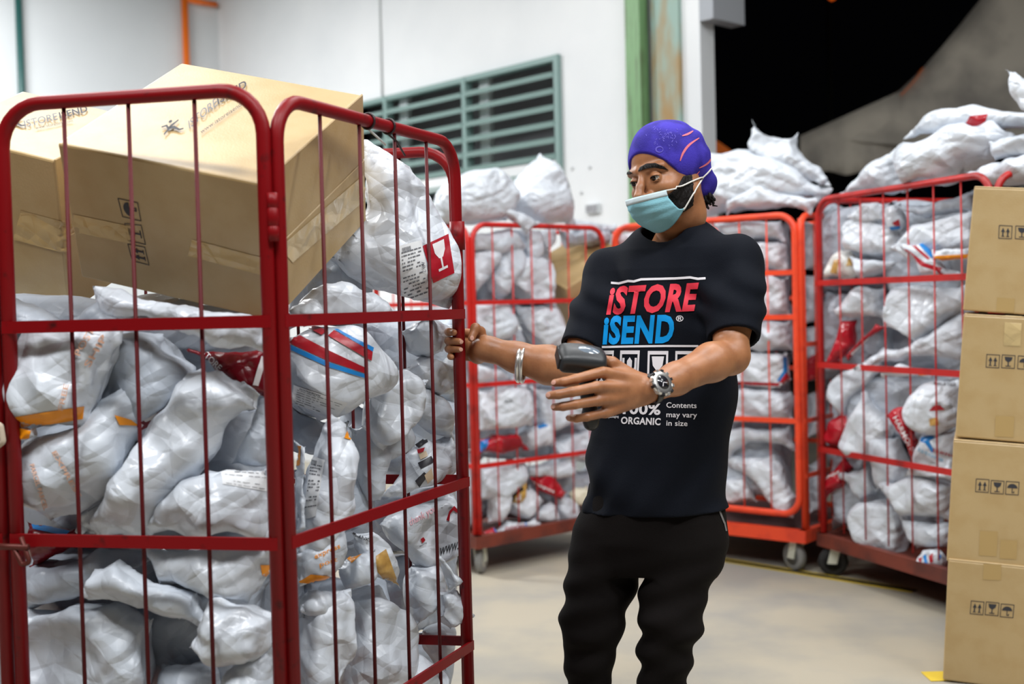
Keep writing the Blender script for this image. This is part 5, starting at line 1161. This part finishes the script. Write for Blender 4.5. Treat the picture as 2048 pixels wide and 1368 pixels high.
for i in range(NA):
    for j in range(NBm): a = i * (NBm + 1) + j; mf.append((a, a + NBm + 1, a + NBm + 2, a + 1))
mk = add('face_mask', mv, mf, m_mask, worker); s_ = mk.modifiers.new('solid', 'SOLIDIFY'); s_.thickness = .0014
band = [mask_pt(-1 + 2 * i / NA, b) + (mask_pt(-1 + 2 * i / NA, b) - HO).normalized() * .0016 for i in range(NA + 1) for b in (0, .04, .09, .15)]
bf = [(i * 4 + j, (i + 1) * 4 + j, (i + 1) * 4 + j + 1, i * 4 + j + 1) for i in range(NA) for j in range(3)]
bd = add('top_band', band, bf, m_maskw, mk); bd.modifiers.new('solid', 'SOLIDIFY').thickness = .0012
bvBT = bvh_of(list(map(tuple, tv)) + list(map(tuple, BV)) + list(map(tuple, hv)), tf.tolist() + (BF + len(tv)).tolist() + (hf + len(tv) + len(BV)).tolist())
def on_head(px, py, off=.0030, dflt=2.95):
    d = ray(px, py).normalized(); h = bvBT.ray_cast(CAM, d)
    if h[0] is None: return W(px, py, dflt)
    n = h[1] if h[1].dot(d) < 0 else -h[1]; return h[0] + n * off
def strap(p0, pts, name='ear_loop'):
    q = MB(); P = [p0]
    for i in range(len(pts) - 1):
        for k in range(6): t = k / 6; P.append(on_head(pts[i][0] * (1 - t) + pts[i + 1][0] * t, pts[i][1] * (1 - t) + pts[i + 1][1] * t))
    P.append(on_head(*pts[-1])); q.tube(P, .0021, 7); q.build(name, m_strap, mk)
strap(mask_pt(1, .02), [(1350, 377), (1375, 367), (1404, 354), (1414, 345), (1421, 337)])
strap(mask_pt(1, .93), [(1366, 420), (1380, 396), (1394, 373), (1405, 353)])

# t-shirt
sh = Sdf()
tz = [A3(W(1352, 470, 3.05)), A3(W(1340, 560, 3.035)), A3(W(1332, 700, 3.03)), A3(W(1318, 870, 3.02)), A3(W(1312, 1030, 3.02))]
zs = np.array([t[2] for t in tz])[::-1]; xs = np.array([t[0] for t in tz])[::-1]; ys = np.array([t[1] for t in tz])[::-1]
def torso(P):
    z = P[:, 2]; x0 = np.interp(z, zs, xs); y0 = np.interp(z, zs, ys); dx = P[:, 0] - x0; dy = P[:, 1] - y0
    s = dx * CS.x + dy * CS.y; f = dx * CF.x + dy * CF.y
    a = np.interp(z, [.76, .90, 1.05, 1.18, 1.30, 1.38, 1.43, 1.47, 1.50], [.182, .180, .184, .190, .192, .182, .155, .095, .060])
    b = np.interp(z, [.76, .90, 1.05, 1.18, 1.30, 1.38, 1.43, 1.47, 1.50], [.132, .126, .124, .128, .130, .120, .105, .080, .055])
    n = 2.35; return ((np.abs(s) / a) ** n + (np.abs(f) / b) ** n + 1e-9) ** (1 / n) * .5 * (a + b) * .8 - .5 * (a + b) * .8
sh.add(torso, A3(W(1325, 750, 3.03)), .5, .02)
sh.chain([W(1365, 482, 3.05), SL + Z * .008], [.055, .060], .05); sh.chain([W(1335, 490, 3.07), SR + Z * .008], [.055, .056], .05)
HL = W(1468, 676, 2.815); HR = SR + (ER - SR) * .78
sh.chain([SL, SL + (HL - SL) * .5 + CS * .004, HL + (HL - SL) * .2], [.069, .066, .060], .035)
sh.chain([SR, SR + (HR - SR) * .5, HR + (HR - SR) * .2], [.064, .060, .052], .04)
def folds(P):
    x, y, z = P[:, 0], P[:, 1], P[:, 2]; s = x * CS.x + y * CS.y; w = np.clip((1.30 - z) / .2, 0, 1)
    e = .0048 * np.sin(34 * z + 16 * s + 2.5 * np.sin(9 * z + 5 * s)) * w + .003 * np.sin(70 * s + 12 * np.sin(4 * z)) * np.clip((1.0 - z) / .2, 0, 1)
    for c, k in ((SL, 1), (SR, 1)):
        d = np.sqrt(((P - A3(c)) ** 2).sum(1)); g = np.exp(-((d - .09) / .07) ** 2); e += .0065 * g * np.sin(75 * (P @ A3(CS * .6 + Z * .8)) + 3 * np.sin(20 * z))
    return e
sh.add(folds, A3(W(1325, 750, 3.03)), 1, op='d')
sh.add(None, A3(W(1325, 750, 3.03)), 9, k=.0055, op='shell')
def cutter(p, ax, rad):
    p = A3(p); ax = A3(Vector(ax).normalized())
    def fn(P):
        q = P - p; h = q @ ax; r = np.sqrt(np.maximum((q * q).sum(1) - h * h, 0)); return np.maximum(-h, np.maximum(r - rad, h - .2))
    return fn
sh.add(cutter(HL, HL - SL, .09), HL, .25, .003, 's'); sh.add(cutter(HR, HR - SR, .09), HR, .25, .003, 's')
NC = W(1353, 484, 3.03); NAx = (Z + CF * .40 + CS * -.28).normalized()
sh.add(cutter(NC - NAx * .004, NAx, .071), NC, .25, .004, 's')
hem = W(1312, 1018, 3.02); hemx = (-Z + CS * .05).normalized()
sh.add(cutter(hem, hemx, .4), hem, .5, .003, 's')
sv, sf = polygonize(sh, (-.1, 2.65, .70), (.72, 3.32, 1.56), .0036)
shirt = add('t_shirt', sv, sf, m_shirt, worker); bvS = bvh_of(sv, sf.tolist())
# collar, cuffs and hem as rolled ribbing
e2 = (CF - NAx * CF.dot(NAx)).normalized(); e1 = NAx.cross(e2)
def ringp(c, a, b, ra, rb, n=48): return [c + a * ra * math.cos(2 * PI * k / n) + b * rb * math.sin(2 * PI * k / n) for k in range(n)]
q = MB(); q.tube(ringp(NC + NAx * .000, e1, e2, .0705, .0705), .0095, 8, closed=True, flat=.55, up=NAx); q.build('collar', m_shirt, shirt)
pr_ = [('tred', text_px('iSTORE', (1212, 627), (177, -8), (10, -54), .04)), ('tblue', text_px('iSEND', (1204, 686), (142, -3), (5, -54), .042))]
for pts, w_ in (([(1222, 566), (1238, 567), (1256, 562), (1268, 563), (1282, 559), (1320, 558), (1350, 557), (1380, 555), (1396, 558), (1411, 557)], 4.6), ([(1203, 694), (1260, 693), (1330, 692), (1396, 692)], 4.2)):
    decal('shirt_rule', tri_polys([strip(pts[i], (pts[i + 1][0] + .6, pts[i + 1][1]), w_) for i in range(len(pts) - 1)]), bvS, m_twhite, shirt, off=.002, mx=5)
def decal_s(name, vt, m): return decal(name, vt, bvS, m, shirt, off=.002, mx=5)
decal_s('shirt_lettering', pr_[0][1], m_tred); decal_s('shirt_lettering', pr_[1][1], m_tblue)
for qd, ic in (([(1192, 775), (1224, 775), (1228, 701), (1198, 701)], ic_arrows(.10)), ([(1238, 775), (1276, 775), (1280, 701), (1241, 701)], ic_hands(.10)), ([(1294, 775), (1334, 775), (1337, 702), (1296, 702)], ic_glass(.10)), ([(1349, 775), (1393, 775), (1396, 702), (1351, 702)], ic_umbrella(.09))):
    decal_s('shirt_symbol', tri_polys(quadmap(qd, ic)), m_twhite)
decal_s('shirt_lettering', text_px('\u00ae', (1352, 643), (15, 0), (0, -12), .01), m_twhite)
decal_s('shirt_lettering', text_px('100%', (1246, 827), (75, 2), (1, -22), .03), m_twhite)
decal_s('shirt_lettering', text_px('ORGANIC', (1242, 847), (79, 3), (1, -14), .03), m_twhite)
for tx, y, w_ in (('Contents', 815, 60), ('may vary', 834, 61), ('in size', 851, 42)): decal_s('shirt_lettering', text_px(tx, (1333, y), (w_, 1), (0, -11), .012), m_twhite)
decal_s('shirt_lettering', text_px('taxes, packaging', (1204, 836), (34, -1), (0, -5), .01), m_twhite)
# trousers
tr = Sdf()
def hips(P):
    c = A3(W(1300, 1060, 3.02)); z = P[:, 2]; x0 = np.interp(z, [.55, .80], [c[0] - .015, c[0] + .012]); dx = P[:, 0] - x0; dy = P[:, 1] - c[1]
    s = dx * CS.x + dy * CS.y; f = dx * CF.x + dy * CF.y; a = np.interp(z, [.60, .68, .76, .84], [.172, .190, .188, .168]); b = np.interp(z, [.60, .70, .84], [.110, .125, .115])
    n = 2.3; return np.maximum((((np.abs(s) / a) ** n + (np.abs(f) / b) ** n + 1e-9) ** (1 / n) - 1) * .5 * (a + b) * .8, np.maximum(z - .84, .62 - z))
tr.add(hips, A3(W(1300, 1060, 3.02)), .3, .03)
LEGS = [([W(1222, 1080, 3.06), W(1193, 1190, 3.03), W(1186, 1240, 3.0), W(1178, 1310, 3.0), W(1176, 1400, 3.02), W(1178, 1590, 3.05)], [.102, .084, .080, .062, .056, .050]),
        ([W(1378, 1080, 2.97), W(1348, 1190, 2.95), W(1341, 1240, 2.94), W(1331, 1300, 2.95), W(1326, 1390, 2.97), W(1322, 1590, 3.0)], [.096, .080, .075, .066, .058, .050])]
for pts, rd in LEGS: tr.chain(pts, rd, .014)
def tfolds(P):
    x, y, z = P[:, 0], P[:, 1], P[:, 2]; w = np.clip((.72 - z) / .12, 0, 1); u = x * .8 - y * .5
    return w * (.0055 * np.sin(46 * z + 18 * u + 2 * np.sin(15 * z)) * (.4 + .6 * np.sin(13 * z + 1) ** 2) + .004 * np.sin(85 * z - 30 * u))
tr.add(tfolds, A3(W(1300, 1200, 3.0)), 2, op='d')
pv, pf = polygonize(tr, (-.05, 2.72, .05), (.62, 3.32, .90), .0045)
pants = add('trousers', pv, pf, m_pants, worker)
q = MB(); bvP = bvh_of(pv, pf.tolist())
decal('pocket_edge', tri_polys([strip((1437, 1018), (1448, 1046), 3.5), strip((1448, 1044), (1452, 1062), 3)]), bvP, mat('grey_trim', (118, 116, 116), .6), pants, off=.002, mx=4)
for (pts, rd), nm in zip(LEGS, (0, 1)):
    a = pts[-1].copy(); a.z = 0; s2 = Sdf(); toe = (CF + Vector((-.1, 0, 0))).normalized()
    s2.chain([a + Z * .048 - toe * .04, a + Z * .05 + toe * .06, a + Z * .038 + toe * .17], [.046, .046, .036], .03); s2.cap(a + Z * .09, a + Z * .05, .045, .048, .02)
    s2.add(lambda P: .004 - P[:, 2], a, 1, op='i')
    v_, f_ = polygonize(s2, A3(a) - [.26, .3, .01], A3(a) + [.26, .2, .2], .005); so_ = add('shoe', v_, f_, m_shoe, worker)
    q = MB(); pr2 = [a + toe * (.06 + .165 * math.cos(t)) * 1 + toe.cross(Z) * .047 * math.sin(t) for t in [i * PI / 14 for i in range(28)]]
    q.put([p + Z * .018 for p in pr2] + [p for p in pr2], [list(range(28)), list(range(55, 27, -1))] + [(i, i + 28, (i + 1) % 28 + 28, (i + 1) % 28) for i in range(28)]); q.build('sole', m_blackrub, so_)
# bangles on his right wrist
ax = (WR - ER).normalized(); c0_ = W(1042, 727, 2.955); bx_ = (Z - ax * Z.dot(ax)).normalized(); by_ = ax.cross(bx_)
axt = (ax + bx_ * -.18 + by_ * .0).normalized(); bx2 = (Z - axt * Z.dot(axt)).normalized(); by2 = axt.cross(bx2)
for k, (o_, r_) in enumerate(((-.0050, .0405), (.0050, .0400))):
    q = MB(); q.tube(ringp(c0_ + axt * o_ - Z * .004, bx2, by2, r_, r_ * .95),   .0056, 10, closed=True, flat=.8)
    props(q.build('bangle', m_silver), ('silver bangle on the outstretched forearm, the one nearer the elbow', 'silver bangle on the outstretched forearm, the one nearer the hand')[k], 'bangle', 'bangles on the forearm')
# wrist watch
wx = (EL - WLft).normalized(); wn = Vector((0, -1, 0)) + Vector((.05, 0, .22)); wn = (wn - wx * wn.dot(wx)).normalized(); wy = wx.cross(wn)
wc = W(1299, 780, 2.605) + wx * .004
watch = thing('wrist_watch', 'chunky silver and black wrist watch on the hand holding the scanner', 'watch', wc)
q = MB(); q.tube(ringp(wc, wn, wy, .0315, .0325, 40), .011, 8, closed=True, flat=.22, up=wx); q.build('strap', m_watchblk, watch)
fc = wc + wn * .030
q = MB(); q.lathe(fc, wn, [(0, .025), (.003, .0285), (.011, .0285), (.0135, .0245), (.0138, .017)], 36); q.build('case', m_silver, watch)
q = MB(); q.lathe(fc + wn * .0115, wn, [(0, .0165), (.0028, .0158)], 32); q.build('dial', m_dial, watch)
for k in range(12):
    t = k * PI / 6; d_ = wx * math.cos(t) + wy * math.sin(t); q = MB(); q.box(fc + wn * .009 + d_ * .0275, d_ * .0028, wn.cross(d_) * .0032, wn * .005); q.build('bezel_lug', m_silver if k % 2 else m_watchblk, watch, smooth=False)
for t in (.4, 2.3):
    d_ = wx * math.cos(t) + wy * math.sin(t); q = MB(); q.box(fc + wn * .0145 + d_ * .005, d_ * .0055, wn.cross(d_) * .0007, wn * .0003); q.build('watch_hand', m_pwhite, watch, smooth=False)
# hand held scanner
sx = (RT * .985 + Vector((0, .16, 0)) - UPV * .10).normalized(); sz = (Z * .84 + Vector((0, -.54, 0))); sz = (sz - sx * sz.dot(sx)).normalized(); sy = sz.cross(sx)
sc_ = W(1163, 719, 2.565)
scan = thing('barcode_scanner', 'dark grey hand held barcode scanner with a glossy top panel in his left hand', 'scanner', sc_ - Z * .13)
def rbox(c, X, Y, Zv, hx, hy, hz, r, tap=0):
    c = A3(c); R = np.array([A3(X), A3(Y), A3(Zv)])
    def fn(P):
        q = (P - c) @ R.T; k = 1 - tap * np.clip(q[:, 0] / hx, -1, 1); q = np.abs(q) / np.stack([np.ones(len(P)), k, k], 1) - np.array([hx - r, hy - r, hz - r])
        return np.sqrt((np.maximum(q, 0) ** 2).sum(1)) + np.minimum(q.max(1), 0) - r
    return fn
ss = Sdf(); ss.add(rbox(sc_, sx, sy, sz, .052, .034, .021, .016, .06), sc_, .07, .006)
ss.ell(sc_ + sz * .009, (sx, sy, sz), (.050, .033, .019), .012)
v_, f_ = polygonize(ss, A3(sc_) - .09, A3(sc_) + .09, .0022); add('scanner_head', v_, f_, m_scan, scan)
hs = Sdf(); hs.chain([sc_ - sz * .015 + sx * .012, W(1178, 790, 2.575), W(1182, 838, 2.578)], [.022, .0165, .0165], .01); hs.cap(W(1180, 832, 2.578), W(1182, 846, 2.578), .019, .017, .006)
v_, f_ = polygonize(hs, A3(sc_) - [.09, .09, .2], A3(sc_) + .09, .0026); add('grip', v_, f_, m_scanblk, scan)
q = MB(); a_ = sc_ + sz * .0212 + sx * .006
V = []; Fc = []
for i in range(9):
    r_ = i / 8
    for k in range(28):
        t = 2 * PI * k / 28; V.append(a_ + sx * .036 * r_ * math.cos(t) + sy * .021 * r_ * math.sin(t) + sz * (.0095 * (1 - r_ ** 2)))
for i in range(8):
    for k in range(28): l = (k + 1) % 28; Fc.append((i * 28 + k, (i + 1) * 28 + k, (i + 1) * 28 + l, i * 28 + l))
add('top_panel', V, Fc, m_scanglass, scan)
q = MB(); q.tube([a_ + sx * .038 * math.cos(t) + sy * .023 * math.sin(t) - sz * .001 for t in [i * PI / 20 for i in range(40)]], .0016, 6, closed=True); q.build('panel_rim', m_scanblk, scan)
q = MB(); q.box(sc_ - sx * .0515, sx * .0025, sy * .026, sz * .014); bevel(q.build('scan_window', m_scanblk, scan, smooth=False), .002)
